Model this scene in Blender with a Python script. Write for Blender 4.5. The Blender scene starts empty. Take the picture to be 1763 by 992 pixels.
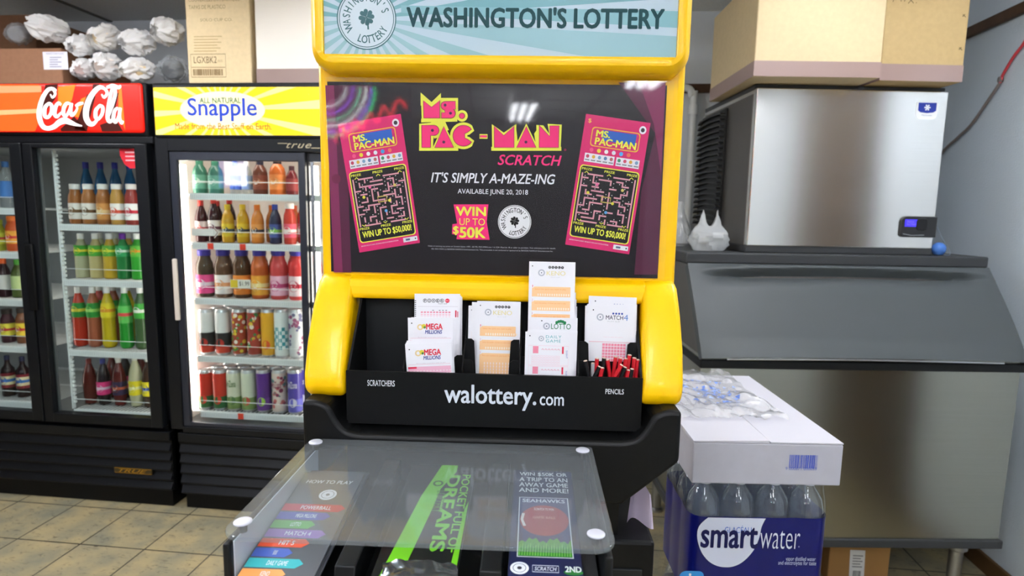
import bpy, bmesh, math, random
from mathutils import Vector, Matrix, noise

# ------------------------------------------------------------------ camera, world, lamps, exposure
SC = bpy.context.scene
COL = SC.collection
F_PX, W_PX, H_PX = 1035.0, 1763.0, 992.0
PITCH, ROLL, YAW, CAM_Z = 0.130, -0.018, 0.107, 1.5
def cam_axes():
    cy, sy = math.cos(YAW), math.sin(YAW)
    f = Vector((-sy*math.cos(PITCH), cy*math.cos(PITCH), -math.sin(PITCH)))
    r = Vector((cy, sy, 0)); d = f.cross(r)
    c, s = math.cos(ROLL), math.sin(ROLL)
    return c*r+s*d, -s*r+c*d, f
AX_R, AX_D, AX_F = cam_axes()
CAM = Vector((0, 0, CAM_Z))
cd = bpy.data.cameras.new('camera'); cam = bpy.data.objects.new('camera', cd); COL.objects.link(cam)
cam.matrix_world = Matrix(((AX_R.x, -AX_D.x, -AX_F.x, 0), (AX_R.y, -AX_D.y, -AX_F.y, 0), (AX_R.z, -AX_D.z, -AX_F.z, CAM_Z), (0, 0, 0, 1)))
cd.sensor_width = 36.0; cd.lens = F_PX/W_PX*36.0; cd.clip_start = 0.02
cd.dof.use_dof = True; cd.dof.focus_distance = 1.08; cd.dof.aperture_fstop = 5.0
SC.camera = cam
SC.view_settings.view_transform = 'Standard'; SC.view_settings.look = 'None'
SC.view_settings.exposure = 0.0; SC.view_settings.gamma = 1.0; SC.view_settings.use_curve_mapping = False
wd = bpy.data.worlds.new('world'); SC.world = wd; wd.use_nodes = True
wd.node_tree.nodes['Background'].inputs[0].default_value = (0.8, 0.9, 1, 1)
wd.node_tree.nodes['Background'].inputs[1].default_value = 0.4
LAMP = 17.0          # ceiling troffers
COOLER_LAMP = 14.0   # strip lamps inside the coolers
SIGN = 0.5          # backlit cooler signs

# ------------------------------------------------------------------ measuring: a photo point -> a point on a real plane
class Frame:
    def __init__(s, ox, oy, deg):
        a = math.radians(deg); s.a = a; s.o = Vector((ox, oy, 0))
        s.ex = Vector((math.cos(a), math.sin(a), 0)); s.ey = Vector((-math.sin(a), math.cos(a), 0))
    def loc(s, p):
        d = p-s.o; return Vector((d.dot(s.ex), d.dot(s.ey), p.z))
    def wor(s, x, y, z): return s.o+x*s.ex+y*s.ey+Vector((0, 0, z))
    def at(s, px, py, v):                 # on the frame's plane y = v
        d = AX_R*((px-881.5)/F_PX)+AX_D*((py-496)/F_PX)+AX_F
        return s.loc(CAM+d*((v-(CAM-s.o).dot(s.ey))/d.dot(s.ey)))
    def atz(s, px, py, z):
        d = AX_R*((px-881.5)/F_PX)+AX_D*((py-496)/F_PX)+AX_F
        return s.loc(CAM+d*((z-CAM_Z)/d.z))
W0 = Frame(0, 0, 0); KF = Frame(-.14, 1.0, 4.3); IF = Frame(.66, 2.45, 7.0); BF = Frame(.28, 1.35, 6.0)

# ------------------------------------------------------------------ materials
def lin(h):
    h = h.lstrip('#'); c = [int(h[i:i+2], 16)/255 for i in (0, 2, 4)]
    return tuple(v/12.92 if v <= .04045 else ((v+.055)/1.055)**2.4 for v in c)+(1,)
MATS = {}
def mat(h, rough=.5, metal=0, emit=0, alpha=1, coat=0, noise_amt=0, noise_scale=40, bump=0, bump_scale=60, aniso=0, spec=.28, translucent=0, stretch=None):
    key = (h, rough, metal, emit, alpha, coat, noise_amt, noise_scale, bump, bump_scale, aniso, spec, translucent, stretch)
    if key in MATS: return MATS[key]
    m = bpy.data.materials.new('paint_'+h.strip('#')); m.use_nodes = True
    nt = m.node_tree; b = nt.nodes['Principled BSDF']; I = b.inputs
    col = lin(h)
    I['Base Color'].default_value = col; I['Roughness'].default_value = rough; I['Metallic'].default_value = metal
    I['Specular IOR Level'].default_value = spec
    if coat: I['Coat Weight'].default_value = coat; I['Coat Roughness'].default_value = .08
    if emit: I['Emission Color'].default_value = col; I['Emission Strength'].default_value = emit
    if alpha < 1: I['Alpha'].default_value = alpha
    if aniso:
        I['Anisotropic'].default_value = aniso; I['Anisotropic Rotation'].default_value = .25
        tg = nt.nodes.new('ShaderNodeTangent'); tg.direction_type = 'RADIAL'; tg.axis = 'Z'; nt.links.new(tg.outputs[0], I['Tangent'])
    if noise_amt or bump:
        tc = nt.nodes.new('ShaderNodeTexCoord'); src = tc.outputs['Object']
        if stretch:
            mp = nt.nodes.new('ShaderNodeMapping'); mp.inputs['Scale'].default_value = stretch
            nt.links.new(src, mp.inputs[0]); src = mp.outputs[0]
    if noise_amt:
        n = nt.nodes.new('ShaderNodeTexNoise'); n.inputs['Scale'].default_value = noise_scale; n.inputs['Detail'].default_value = 4
        nt.links.new(src, n.inputs['Vector'])
        r = nt.nodes.new('ShaderNodeMapRange'); r.inputs['From Min'].default_value = .3; r.inputs['From Max'].default_value = .7
        r.inputs['To Min'].default_value = 1-noise_amt; r.inputs['To Max'].default_value = 1+noise_amt
        nt.links.new(n.outputs['Fac'], r.inputs[0])
        mx = nt.nodes.new('ShaderNodeVectorMath'); mx.operation = 'SCALE'; mx.inputs[0].default_value = col[:3]
        nt.links.new(r.outputs[0], mx.inputs['Scale']); nt.links.new(mx.outputs[0], I['Base Color'])
    if bump:
        n2 = nt.nodes.new('ShaderNodeTexNoise'); n2.inputs['Scale'].default_value = bump_scale; n2.inputs['Detail'].default_value = 3
        nt.links.new(src, n2.inputs['Vector'])
        bp = nt.nodes.new('ShaderNodeBump'); bp.inputs['Strength'].default_value = bump; bp.inputs['Distance'].default_value = .004
        nt.links.new(n2.outputs['Fac'], bp.inputs['Height']); nt.links.new(bp.outputs[0], I['Normal'])
    if translucent:
        tr = nt.nodes.new('ShaderNodeBsdfTranslucent'); tr.inputs[0].default_value = col
        ms = nt.nodes.new('ShaderNodeMixShader'); ms.inputs[0].default_value = translucent
        out = nt.nodes['Material Output']
        nt.links.new(b.outputs[0], ms.inputs[1]); nt.links.new(tr.outputs[0], ms.inputs[2]); nt.links.new(ms.outputs[0], out.inputs[0])
    MATS[key] = m
    return m
def clear(name, tint='ffffff', haze=0.0, rough=.03, refl=1.0, ior=1.45, bump=0, bump_scale=30, hazecol='e8eef2'):
    """thin clear plastic or glass: see-through with mirror reflections, HAZE of scratched white"""
    key = ('clear', name)
    if key in MATS: return MATS[key]
    m = bpy.data.materials.new(name); m.use_nodes = True; nt = m.node_tree; nt.nodes.remove(nt.nodes['Principled BSDF'])
    out = nt.nodes['Material Output']
    t = nt.nodes.new('ShaderNodeBsdfTransparent'); t.inputs[0].default_value = lin(tint)
    g = nt.nodes.new('ShaderNodeBsdfGlossy'); g.inputs['Roughness'].default_value = rough
    fr = nt.nodes.new('ShaderNodeFresnel'); fr.inputs[0].default_value = ior
    mul = nt.nodes.new('ShaderNodeMath'); mul.operation = 'MULTIPLY'; mul.inputs[1].default_value = refl
    ge = nt.nodes.new('ShaderNodeNewGeometry'); inv = nt.nodes.new('ShaderNodeMath'); inv.operation = 'SUBTRACT'; inv.inputs[0].default_value = 1
    nt.links.new(ge.outputs['Backfacing'], inv.inputs[1]); one = nt.nodes.new('ShaderNodeMath'); one.operation = 'MULTIPLY'
    nt.links.new(fr.outputs[0], one.inputs[0]); nt.links.new(inv.outputs[0], one.inputs[1]); nt.links.new(one.outputs[0], mul.inputs[0])   # thin sheet: one reflection, at the outer face
    if bump:
        tc = nt.nodes.new('ShaderNodeTexCoord'); n2 = nt.nodes.new('ShaderNodeTexNoise'); n2.inputs['Scale'].default_value = bump_scale
        n2.inputs['Detail'].default_value = 2; nt.links.new(tc.outputs['Object'], n2.inputs['Vector'])
        bp = nt.nodes.new('ShaderNodeBump'); bp.inputs['Strength'].default_value = bump; bp.inputs['Distance'].default_value = .01
        nt.links.new(n2.outputs['Fac'], bp.inputs['Height']); nt.links.new(bp.outputs[0], g.inputs['Normal']); nt.links.new(bp.outputs[0], fr.inputs['Normal'])
    base = t
    if haze:
        d = nt.nodes.new('ShaderNodeBsdfDiffuse'); d.inputs[0].default_value = lin(hazecol)
        hm = nt.nodes.new('ShaderNodeMixShader'); hm.inputs[0].default_value = haze
        nt.links.new(t.outputs[0], hm.inputs[1]); nt.links.new(d.outputs[0], hm.inputs[2]); base = hm
    ms = nt.nodes.new('ShaderNodeMixShader')
    nt.links.new(mul.outputs[0], ms.inputs[0]); nt.links.new(base.outputs[0], ms.inputs[1]); nt.links.new(g.outputs[0], ms.inputs[2])
    nt.links.new(ms.outputs[0], out.inputs[0])
    MATS[key] = m
    return m

# ------------------------------------------------------------------ mesh building
TXT = {}
def text_mesh(s, bold=0, shear=0, space=1.0):
    key = (s, bold, shear, space)
    if key not in TXT:
        c = bpy.data.curves.new('lettering', 'FONT'); c.body = s; c.offset = min(bold, 0); c.shear = shear; c.resolution_u = 3; c.space_character = space
        o = bpy.data.objects.new('lettering', c)
        me = bpy.data.meshes.new_from_object(o)
        vs = [(v.co.x, v.co.y, 0) for v in me.vertices]; fs = [tuple(p.vertices) for p in me.polygons]
        if bold > 0:                     # heavier strokes: copies shifted by the extra weight
            v0, f0, n0 = vs, fs, len(vs); vs, fs = [], []
            for k_, (dx, dy) in enumerate(((0, 0), (1, 0), (-1, 0), (0, .7), (0, -.7), (.7, .5), (-.7, .5), (.7, -.5), (-.7, -.5))[:9 if bold > .02 else 5]):
                fs += [tuple(i+len(vs) for i in f) for f in f0]; vs += [(x+dx*bold*.62, y+dy*bold*.62, k_*1.5e-5) for x, y, _ in v0]
        bpy.data.objects.remove(o); bpy.data.curves.remove(c); bpy.data.meshes.remove(me)
        xs = [v[0] for v in vs] or [0, 1]; ys = [v[1] for v in vs] or [0, 1]
        TXT[key] = (vs, fs, min(xs), max(xs), min(ys), max(ys))
    return TXT[key]
def rrect(x0, y0, x1, y1, r, n=5):
    out = []
    rr = r if isinstance(r, (list, tuple)) else [r]*4        # BL, BR, TR, TL
    for (cx, cy, a0, q) in ((x0, y0, 180, 0), (x1, y0, 270, 1), (x1, y1, 0, 2), (x0, y1, 90, 3)):
        r_ = rr[q]
        if r_ <= 0: out.append((cx, cy)); continue
        ox = cx+(r_ if q in (0, 3) else -r_); oy = cy+(r_ if q in (0, 1) else -r_)
        for i in range(n+1):
            a = math.radians(a0+90*i/n); out.append((ox+r_*math.cos(a), oy+r_*math.sin(a)))
    return out
def clip(poly, x0, y0, x1, y1):
    def cut(p, f, inter):
        o = []
        for i in range(len(p)):
            a, b = p[i-1], p[i]
            if f(b):
                if not f(a): o.append(inter(a, b))
                o.append(b)
            elif f(a): o.append(inter(a, b))
        return o
    def ix(v): return lambda a, b: (v, a[1]+(b[1]-a[1])*(v-a[0])/(b[0]-a[0]))
    def iy(v): return lambda a, b: (a[0]+(b[0]-a[0])*(v-a[1])/(b[1]-a[1]), v)
    for f, i in ((lambda q: q[0] >= x0, ix(x0)), (lambda q: q[0] <= x1, ix(x1)), (lambda q: q[1] >= y0, iy(y0)), (lambda q: q[1] <= y1, iy(y1))):
        if poly: poly = cut(poly, f, i)
    return poly
class MB:
    def __init__(s): s.v = []; s.f = []; s.m = []; s.mats = []; s.flat = []
    def mi(s, m):
        if m not in s.mats: s.mats.append(m)
        return s.mats.index(m)
    def add(s, vs, fs, m):
        b = len(s.v); k = s.mi(m); s.v += [tuple(v) for v in vs]
        for f in fs: s.f.append(tuple(b+i for i in f)); s.m.append(k)
    def bm(s, bm, m, bev=0):
        bm.verts.index_update()
        if bev: s.flat += [len(s.f)+i for i, f in enumerate(bm.faces) if f.calc_area() > 30*bev*bev]   # broad faces keep their own normal
        s.add([v.co for v in bm.verts], [[v.index for v in f.verts] for f in bm.faces], m); bm.free()
    def box(s, x0, x1, y0, y1, z0, z1, m, bev=0, seg=2, rot=None, about=None):
        bm = bmesh.new(); bmesh.ops.create_cube(bm, size=1)
        for v in bm.verts: v.co = Vector((x0+(v.co.x+.5)*(x1-x0), y0+(v.co.y+.5)*(y1-y0), z0+(v.co.z+.5)*(z1-z0)))
        if bev: bmesh.ops.bevel(bm, geom=bm.edges[:], offset=bev, segments=seg, affect='EDGES', profile=.5)
        if rot: bmesh.ops.rotate(bm, verts=bm.verts, cent=about or ((x0+x1)/2, (y0+y1)/2, (z0+z1)/2), matrix=rot)
        s.bm(bm, m, bev); return s
    def prism(s, poly, axis, d0, d1, m, bev=0, seg=2):
        """2-D outline pushed along an axis: 'x' outline is (y,z); 'y' (x,z); 'z' (x,y)"""
        f = {'x': lambda p, d: (d, p[0], p[1]), 'y': lambda p, d: (p[0], d, p[1]), 'z': lambda p, d: (p[0], p[1], d)}[axis]
        bm = bmesh.new(); a = [bm.verts.new(f(p, d0)) for p in poly]; b = [bm.verts.new(f(p, d1)) for p in poly]
        bm.faces.new(a); bm.faces.new(b[::-1])
        n = len(poly)
        for i in range(n): bm.faces.new((a[i], b[i], b[(i+1) % n], a[(i+1) % n]))
        bmesh.ops.recalc_face_normals(bm, faces=bm.faces)
        if bev:
            es = [e for e in bm.edges if e.is_manifold and e.calc_face_angle(0) > .6]
            bmesh.ops.bevel(bm, geom=es, offset=bev, segments=seg, affect='EDGES', profile=.5)
        s.bm(bm, m, bev); return s
    def lathe(s, prof, m, n=20, cx=0, cy=0, cz=0, sx=1, sy=1, cap=True):
        """prof [(r, z)]; m one material, or one per ring"""
        vs = []; k = len(prof)
        for r, z in prof:
            for i in range(n):
                a = 2*math.pi*i/n; vs.append((cx+r*sx*math.cos(a), cy+r*sy*math.sin(a), cz+z))
        for j in range(k-1):
            mm = m[j] if isinstance(m, list) else m
            b = len(s.v)
            if j == 0: base = b; s.v += vs
            kk = s.mi(mm)
            for i in range(n):
                s.f.append((base+j*n+i, base+j*n+(i+1) % n, base+(j+1)*n+(i+1) % n, base+(j+1)*n+i)); s.m.append(kk)
        if cap:
            m0 = m[0] if isinstance(m, list) else m; m1 = m[-1] if isinstance(m, list) else m
            if prof[0][0] > 1e-5: s.f.append(tuple(base+i for i in range(n))[::-1]); s.m.append(s.mi(m0))
            if prof[-1][0] > 1e-5: s.f.append(tuple(base+(k-1)*n+i for i in range(n))); s.m.append(s.mi(m1))
        return s
    def tube(s, pts, r, m, n=8, cap=True):
        pts = [Vector(p) for p in pts]; rs = r if isinstance(r, (list, tuple)) else [r]*len(pts)
        vs = []; up = None
        for i, p in enumerate(pts):
            t = (pts[min(i+1, len(pts)-1)]-pts[max(i-1, 0)]).normalized()
            if up is None: up = t.orthogonal().normalized()
            up = (up-t*up.dot(t)).normalized(); w = t.cross(up)
            for k in range(n):
                a = 2*math.pi*k/n; vs.append(p+rs[i]*(math.cos(a)*up+math.sin(a)*w))
        fs = [(j*n+i, j*n+(i+1) % n, (j+1)*n+(i+1) % n, (j+1)*n+i) for j in range(len(pts)-1) for i in range(n)]
        if cap: fs += [tuple(range(n))[::-1], tuple((len(pts)-1)*n+i for i in range(n))]
        s.add(vs, fs, m); return s
    def grid(s, fn, nu, nv, m, wrap=False):
        vs = [fn(i/nu, j/nv) for j in range(nv+1) for i in range(nu+1)]
        s.add(vs, [(j*(nu+1)+i, j*(nu+1)+i+1, (j+1)*(nu+1)+i+1, (j+1)*(nu+1)+i) for j in range(nv) for i in range(nu)], m); return s
    # flat print on a surface P(u, v, h)
    def gpoly(s, P, pts, h, m):
        s.add([P(u, v, h) for u, v in pts], [tuple(range(len(pts)))], m); return s
    def grect(s, P, u0, v0, u1, v1, h, m, nu=1):
        for i in range(nu):
            a = u0+(u1-u0)*i/nu; b = u0+(u1-u0)*(i+1)/nu
            s.gpoly(P, [(a, v0), (b, v0), (b, v1), (a, v1)], h, m)
        return s
    def gdisc(s, P, u, v, r, h, m, n=24, r2=None):
        s.gpoly(P, [(u+r*math.cos(2*math.pi*i/n), v+(r2 or r)*math.sin(2*math.pi*i/n)) for i in range(n)], h, m); return s
    def gring(s, P, u, v, r0, r1, h, m, n=32):
        for i in range(n):
            a, b = 2*math.pi*i/n, 2*math.pi*(i+1)/n
            s.gpoly(P, [(u+r0*math.cos(a), v+r0*math.sin(a)), (u+r1*math.cos(a), v+r1*math.sin(a)), (u+r1*math.cos(b), v+r1*math.sin(b)), (u+r0*math.cos(b), v+r0*math.sin(b))], h, m)
        return s
    def gline(s, P, pts, w, h, m, closed=False):
        """stroke; w one width or one per point"""
        n = len(pts); ws = w if isinstance(w, (list, tuple)) else [w]*n
        L, R = [], []
        for i, p in enumerate(pts):
            a = pts[i-1] if i or closed else p; b = pts[(i+1) % n] if i < n-1 or closed else p
            dx, dy = b[0]-a[0], b[1]-a[1]; l = math.hypot(dx, dy) or 1; nx, ny = -dy/l*ws[i]/2, dx/l*ws[i]/2
            L.append((p[0]+nx, p[1]+ny)); R.append((p[0]-nx, p[1]-ny))
        for i in range(n if closed else n-1):
            j = (i+1) % n; s.gpoly(P, [R[i], R[j], L[j], L[i]], h, m)
        return s
    def gbox(s, P, u0, v0, u1, v1, w, h, m):
        return s.gline(P, [(u0, v0), (u1, v0), (u1, v1), (u0, v1)], w, h, m, True)
    def gtext(s, P, t, u0, v0, u1, v1, h, m, bold=0, shear=0, rot=0, space=1.0, capfit=None):
        """lettering stretched to fill the rectangle"""
        vs, fs, a, b, c, d = text_mesh(t, bold, shear, space)
        if capfit: _, _, _, _, c, d = text_mesh(capfit, bold, 0, 1.0)
        cu, cv = (u0+u1)/2, (v0+v1)/2; cs, sn = math.cos(rot), math.sin(rot); out = []
        for x, y, k_ in vs:
            u = u0+(x-a)/(b-a)*(u1-u0); v = v0+(y-c)/(d-c)*(v1-v0)
            if rot: du, dv = u-cu, v-cv; u, v = cu+du*cs-dv*sn, cv+du*sn+dv*cs
            out.append(P(u, v, h+k_))
        s.add(out, fs, m); return s
    def garc(s, P, t, u, v, r, a0, a1, size, h, m, bold=0, inside=False, wid=.72):
        """lettering along an arc, degrees clockwise from the top; INSIDE reads along the bottom"""
        n = len(t)
        for i, ch in enumerate(t):
            if ch == ' ': continue
            a = math.radians(a0+(a1-a0)*(i+.5)/n); vs, fs, x0, x1, y0, y1 = text_mesh(ch, bold)
            sgn = -1 if inside else 1; cx = (x0+x1)/2; out = []
            for x, y, k_ in vs:
                lx = (x-cx)*size*wid; ly = (y-.35)*size
                rr = r+sgn*ly; aa = a+sgn*lx/r
                out.append(P(u+rr*math.sin(aa), v+rr*math.cos(aa), h+k_))
            s.add(out, fs, m)
        return s
    def build(s, name, parent=None, loc=None, rotz=0, smooth=35):
        me = bpy.data.meshes.new(name); me.from_pydata(s.v, [], s.f); me.update()
        for m in s.mats: me.materials.append(m)
        me.polygons.foreach_set('material_index', s.m)
        if smooth:
            me.polygons.foreach_set('use_smooth', [True]*len(me.polygons))
            me.set_sharp_from_angle(angle=math.radians(smooth))
            for i in s.flat: me.polygons[i].use_smooth = False
        o = bpy.data.objects.new(name, me); COL.objects.link(o)
        if parent: o.parent = parent
        if loc is not None: o.location = loc
        o.rotation_euler[2] = rotz
        return o
def tag(o, label, cat, group=None, kind=None):
    if label: o['label'] = label
    if cat: o['category'] = cat
    if group: o['group'] = group
    if kind: o['kind'] = kind
    return o
def thing(name, label, cat, loc=(0, 0, 0), rotz=0, group=None):
    o = bpy.data.objects.new(name, None); o.empty_display_size = .05; COL.objects.link(o); o.location = loc; o.rotation_euler[2] = rotz
    return tag(o, label, cat, group)
def struct(o): o['kind'] = 'structure'; return o
def dup(root, loc, rotz=0, label=None, group=None):
    r = root.copy(); COL.objects.link(r); r.location = loc; r.rotation_euler = (0, 0, rotz)
    if label: r['label'] = label
    if group: r['group'] = group
    for ch in list(root.children):
        c = ch.copy(); COL.objects.link(c); c.parent = r
        for g in ch.children:
            d = g.copy(); COL.objects.link(d); d.parent = c
    return r
def face_y(y, sgn=-1):                    # print surface on a plane y = const, seen from the front
    return lambda u, v, h: (u, y+sgn*h, v)
ORD = ['first', 'second', 'third', 'fourth', 'fifth', 'sixth', 'seventh', 'eighth', 'ninth', 'tenth']
def smooth_path(pts, n=6):                # Catmull-Rom through the points
    out = []; P = [pts[0]]+list(pts)+[pts[-1]]
    for i in range(1, len(P)-2):
        for k in range(n):
            t = k/n; out.append(tuple(.5*((2*P[i][j])+(-P[i-1][j]+P[i+1][j])*t+(2*P[i-1][j]-5*P[i][j]+4*P[i+1][j]-P[i+2][j])*t*t+(-P[i-1][j]+3*P[i][j]-3*P[i+1][j]+P[i+2][j])*t**3) for j in range(len(pts[0]))))
    out.append(tuple(pts[-1])); return out
BLACK = mat('0d0e0f', .45); BLACKP = mat('0a0b0c', .45, spec=.22)

# ================================================================== the room
XL, XR, YF, YB, ZC = -4.6, 1.78, -5.2, 3.44, 2.56
def floor_mat():
    m = bpy.data.materials.new('floor_tile'); m.use_nodes = True; nt = m.node_tree; b = nt.nodes['Principled BSDF']
    tc = nt.nodes.new('ShaderNodeTexCoord'); mp = nt.nodes.new('ShaderNodeMapping')
    mp.inputs['Location'].default_value = (0.006, -.131, 0); mp.inputs['Rotation'].default_value = (0, 0, 0)
    nt.links.new(tc.outputs['Object'], mp.inputs[0])
    br = nt.nodes.new('ShaderNodeTexBrick'); br.offset = 0; br.inputs['Scale'].default_value = 1
    br.inputs['Brick Width'].default_value = .305; br.inputs['Row Height'].default_value = .305; br.inputs['Mortar Size'].default_value = .0036
    br.inputs['Mortar Smooth'].default_value = .2; br.inputs['Color1'].default_value = (0, 0, 0, 1); br.inputs['Color2'].default_value = (1, 1, 1, 1); br.inputs['Mortar'].default_value = (0, 0, 0, 1)
    nt.links.new(mp.outputs[0], br.inputs['Vector'])
    n1 = nt.nodes.new('ShaderNodeTexNoise'); n1.inputs['Scale'].default_value = 7; n1.inputs['Detail'].default_value = 6
    nt.links.new(tc.outputs['Object'], n1.inputs['Vector'])
    r1 = nt.nodes.new('ShaderNodeValToRGB'); r1.color_ramp.elements[0].position = .32; r1.color_ramp.elements[0].color = lin('82806e')
    r1.color_ramp.elements[1].position = .62; r1.color_ramp.elements[1].color = lin('aa9a74')
    e = r1.color_ramp.elements.new(.48); e.color = lin('998f72')
    nt.links.new(n1.outputs['Fac'], r1.inputs[0])
    mp2 = nt.nodes.new('ShaderNodeMapping'); mp2.inputs['Scale'].default_value = (22, 55, 1); mp2.inputs['Rotation'].default_value = (0, 0, .5)
    nt.links.new(tc.outputs['Object'], mp2.inputs[0])
    n2 = nt.nodes.new('ShaderNodeTexNoise'); n2.inputs['Scale'].default_value = 1.2; n2.inputs['Detail'].default_value = 3; n2.inputs['Distortion'].default_value = 1.2
    nt.links.new(mp2.outputs[0], n2.inputs['Vector'])
    r2 = nt.nodes.new('ShaderNodeMapRange'); r2.inputs['From Min'].default_value = .30; r2.inputs['From Max'].default_value = .42; r2.inputs['To Min'].default_value = .55
    nt.links.new(n2.outputs['Fac'], r2.inputs[0])
    mul = nt.nodes.new('ShaderNodeMix'); mul.data_type = 'RGBA'; mul.blend_type = 'MULTIPLY'; mul.inputs['Factor'].default_value = 1
    nt.links.new(r1.outputs[0], mul.inputs['A']); nt.links.new(r2.outputs[0], mul.inputs['B'])
    mo = nt.nodes.new('ShaderNodeMix'); mo.data_type = 'RGBA'; mo.inputs['B'].default_value = lin('2a251f')
    nt.links.new(br.outputs['Fac'], mo.inputs['Factor']); nt.links.new(mul.outputs['Result'], mo.inputs['A'])
    nt.links.new(mo.outputs['Result'], b.inputs['Base Color']); b.inputs['Roughness'].default_value = .45
    bp = nt.nodes.new('ShaderNodeBump'); bp.inputs['Strength'].default_value = .25; bp.inputs['Distance'].default_value = .003
    nt.links.new(r2.outputs[0], bp.inputs['Height']); nt.links.new(bp.outputs[0], b.inputs['Normal'])
    return m
struct(MB().box(XL, XR, YF, YB, -.1, 0, floor_mat()).build('floor'))
wallm = mat('d0dbe4', .6, bump=.35, bump_scale=140); wallb = mat('d3d8dc', .6, bump=.2, bump_scale=120); ceilm = mat('eef0f0', .8, noise_amt=.08, noise_scale=180)
darkm = mat('5d5550', .7)
struct(MB().box(XL-.1, XR+.1, YB, YB+.1, -.1, ZC+.1, wallb).build('wall_back'))
struct(MB().box(XR, XR+.1, YF, YB, -.1, ZC+.1, wallm).build('wall_right'))
struct(MB().box(XL-.1, XL, YF, YB, -.1, ZC+.1, darkm).build('wall_left'))
struct(MB().box(XL-.1, XR+.1, YF-.1, YF, -.1, ZC+.1, darkm).build('wall_front'))
c = MB().box(XL, XR, YF, YB, ZC, ZC+.1, ceilm)
bar = mat('5d5a55', .6)
for i in range(6): c.box(-4.0+i*1.22-.012, -4.0+i*1.22+.012, YF, YB, ZC-.006, ZC+.01, bar)
for j in range(12): c.box(XL, XR, -5.0+j*.61-.012, -5.0+j*.61+.012, ZC-.006, ZC+.01, bar)
struct(c.build('ceiling'))
brown = mat('4a3423', .5, noise_amt=.25, noise_scale=20)
struct(MB().box(XL, XR, YB-.02, YB, 2.14, 2.185, brown).build('trim_1'))
struct(MB().box(XR-.022, XR, YF, YB-.02, 2.325, 2.372, brown, .004).build('trim_2'))
struct(MB().box(XR-.018, XR, YF, YB-.02, 0, .075, mat('5c4326', .5), .003).build('baseboard_right'))
lampm = mat('f7f9ff', .5, emit=LAMP*1.8); metal_w = mat('d9dadb', .4)
FIX = [(-2.9, 1.6), (-2.9, -1.6), (-.70, -.75), (.25, -.75), (-1.45, 1.55), (1.05, 1.55), (1.0, -2.0), (-2.9, -3.8), (.17, -3.9)]
for i, (x, y) in enumerate(FIX):
    t = thing('ceiling_light', 'white recessed fluorescent troffer in the ceiling grid, out of the picture', 'ceiling light', (x, y, ZC), math.pi/2, 'fluorescent ceiling lights')
    fr = MB()
    for a in ((-.6, .6, -.15, -.12), (-.6, .6, .12, .15), (-.6, -.57, -.12, .12), (.57, .6, -.12, .12)): fr.box(*a, -.03, -.006, metal_w)
    for xx in (-.6, .57): fr.box(xx, xx+.03, -.12, .12, -.12, -.03, metal_w)
    fr.build('frame', t)
    for yy in (-.085, 0, .085): MB().box(-.57, .57, yy-.022, yy+.022, -.115, -.075, mat('f8faff', .5, emit=34) if i == 8 else mat('f7f9ff', .5, emit=LAMP*1.5) if i == 5 else lampm, .012).build('lamp_tube', t)
# made-up brown door, unseen; added so the steel reflects a dark band
dm = MB(); dbr = mat('4a3a2c', .5); dm.box(XR-.03, XR-.002, 1.02, 1.74, .0, 2.42, dbr, .004); dm.box(XR-.04, XR-.028, 1.09, 1.67, .25, 1.1, mat('43331f', .5), .004); dm.box(XR-.04, XR-.028, 1.09, 1.67, 1.22, 2.3, mat('43331f', .5), .004)
struct(dm.build('added_dark_door'))
# signs behind the camera that shine back from the glass
lb = thing('light_box', 'white lit box sign with blue edge on the far side wall, out of the picture', 'sign', (XL+.03, -2.45, 1.90))
MB().box(-.03, .03, -.30, .30, -.19, .19, mat('2a3aa0', .4, emit=26), .01).build('casing', lb); MB().box(.028, .034, -.26, .26, -.15, .15, mat('f4f8ff', .4, emit=34), .004).build('lit_face', lb)
nz = thing('neon_sign', 'round green and violet neon sign with red script, out of the picture', 'sign', (-1.56, -3.2, 2.50))
for r_, c_, e_ in ((.42, '2fe07a', 26), (.385, '8a6cff', 24), (.34, 'eafff4', 22), (.29, '5fe8b0', 20), (.23, '9a5cff', 20), (.17, 'eafff4', 16)):
    MB().tube([(r_*math.cos(math.pi*(1.0+i/14)), .0, .02+r_*math.sin(math.pi*(1.0+i/14))) for i in range(15)], .007, mat(c_, .4, emit=e_), 8).build('neon_tube', nz)
MB().tube(smooth_path([(.06+.62*t_, .01, -.40+.30*t_+(.055 if k_ % 2 else -.05)) for k_, t_ in enumerate([q_/10 for q_ in range(11)])], 5), .009, mat('ff3040', .4, emit=22), 8).build('script_tube', nz)
MB().box(-.45, .72, -.03, -.02, -.48, .045, mat('18181a', .4), .002).build('back_board', nz)
# white pipe on the back wall with a bend into the wall
pp = mat('dfe2e2', .35)
ptop = W0.at(1196, 152, YB-.05); pbx = W0.at(1179, 421, YB-.05)
pm = MB()
pm.tube(smooth_path([(ptop.x-.001, YB-.05, .02), (ptop.x, YB-.05, 1.2), (ptop.x, YB-.05, 2.06), (ptop.x-.012, YB-.05, 2.12), (ptop.x-.06, YB-.05, 2.16), (ptop.x-.35, YB-.05, 2.17)], 6), .019, pp, 12)
pm.lathe([(.026, 0), (.026, .05)], pp, 14, ptop.x, YB-.05, 2.02)
tag(pm.build('water_pipe'), 'white plastic water pipe running up the back wall and bending near the rail', 'pipe')

# ================================================================== lottery kiosk
YEL = mat('ffc800', .38, bump=.06, bump_scale=500, coat=.15); YEL2 = mat('f7b400', .4)
K = thing('lottery_kiosk', 'yellow and black self-service lottery kiosk with lit header sign', 'kiosk', KF.o, KF.a)
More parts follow.
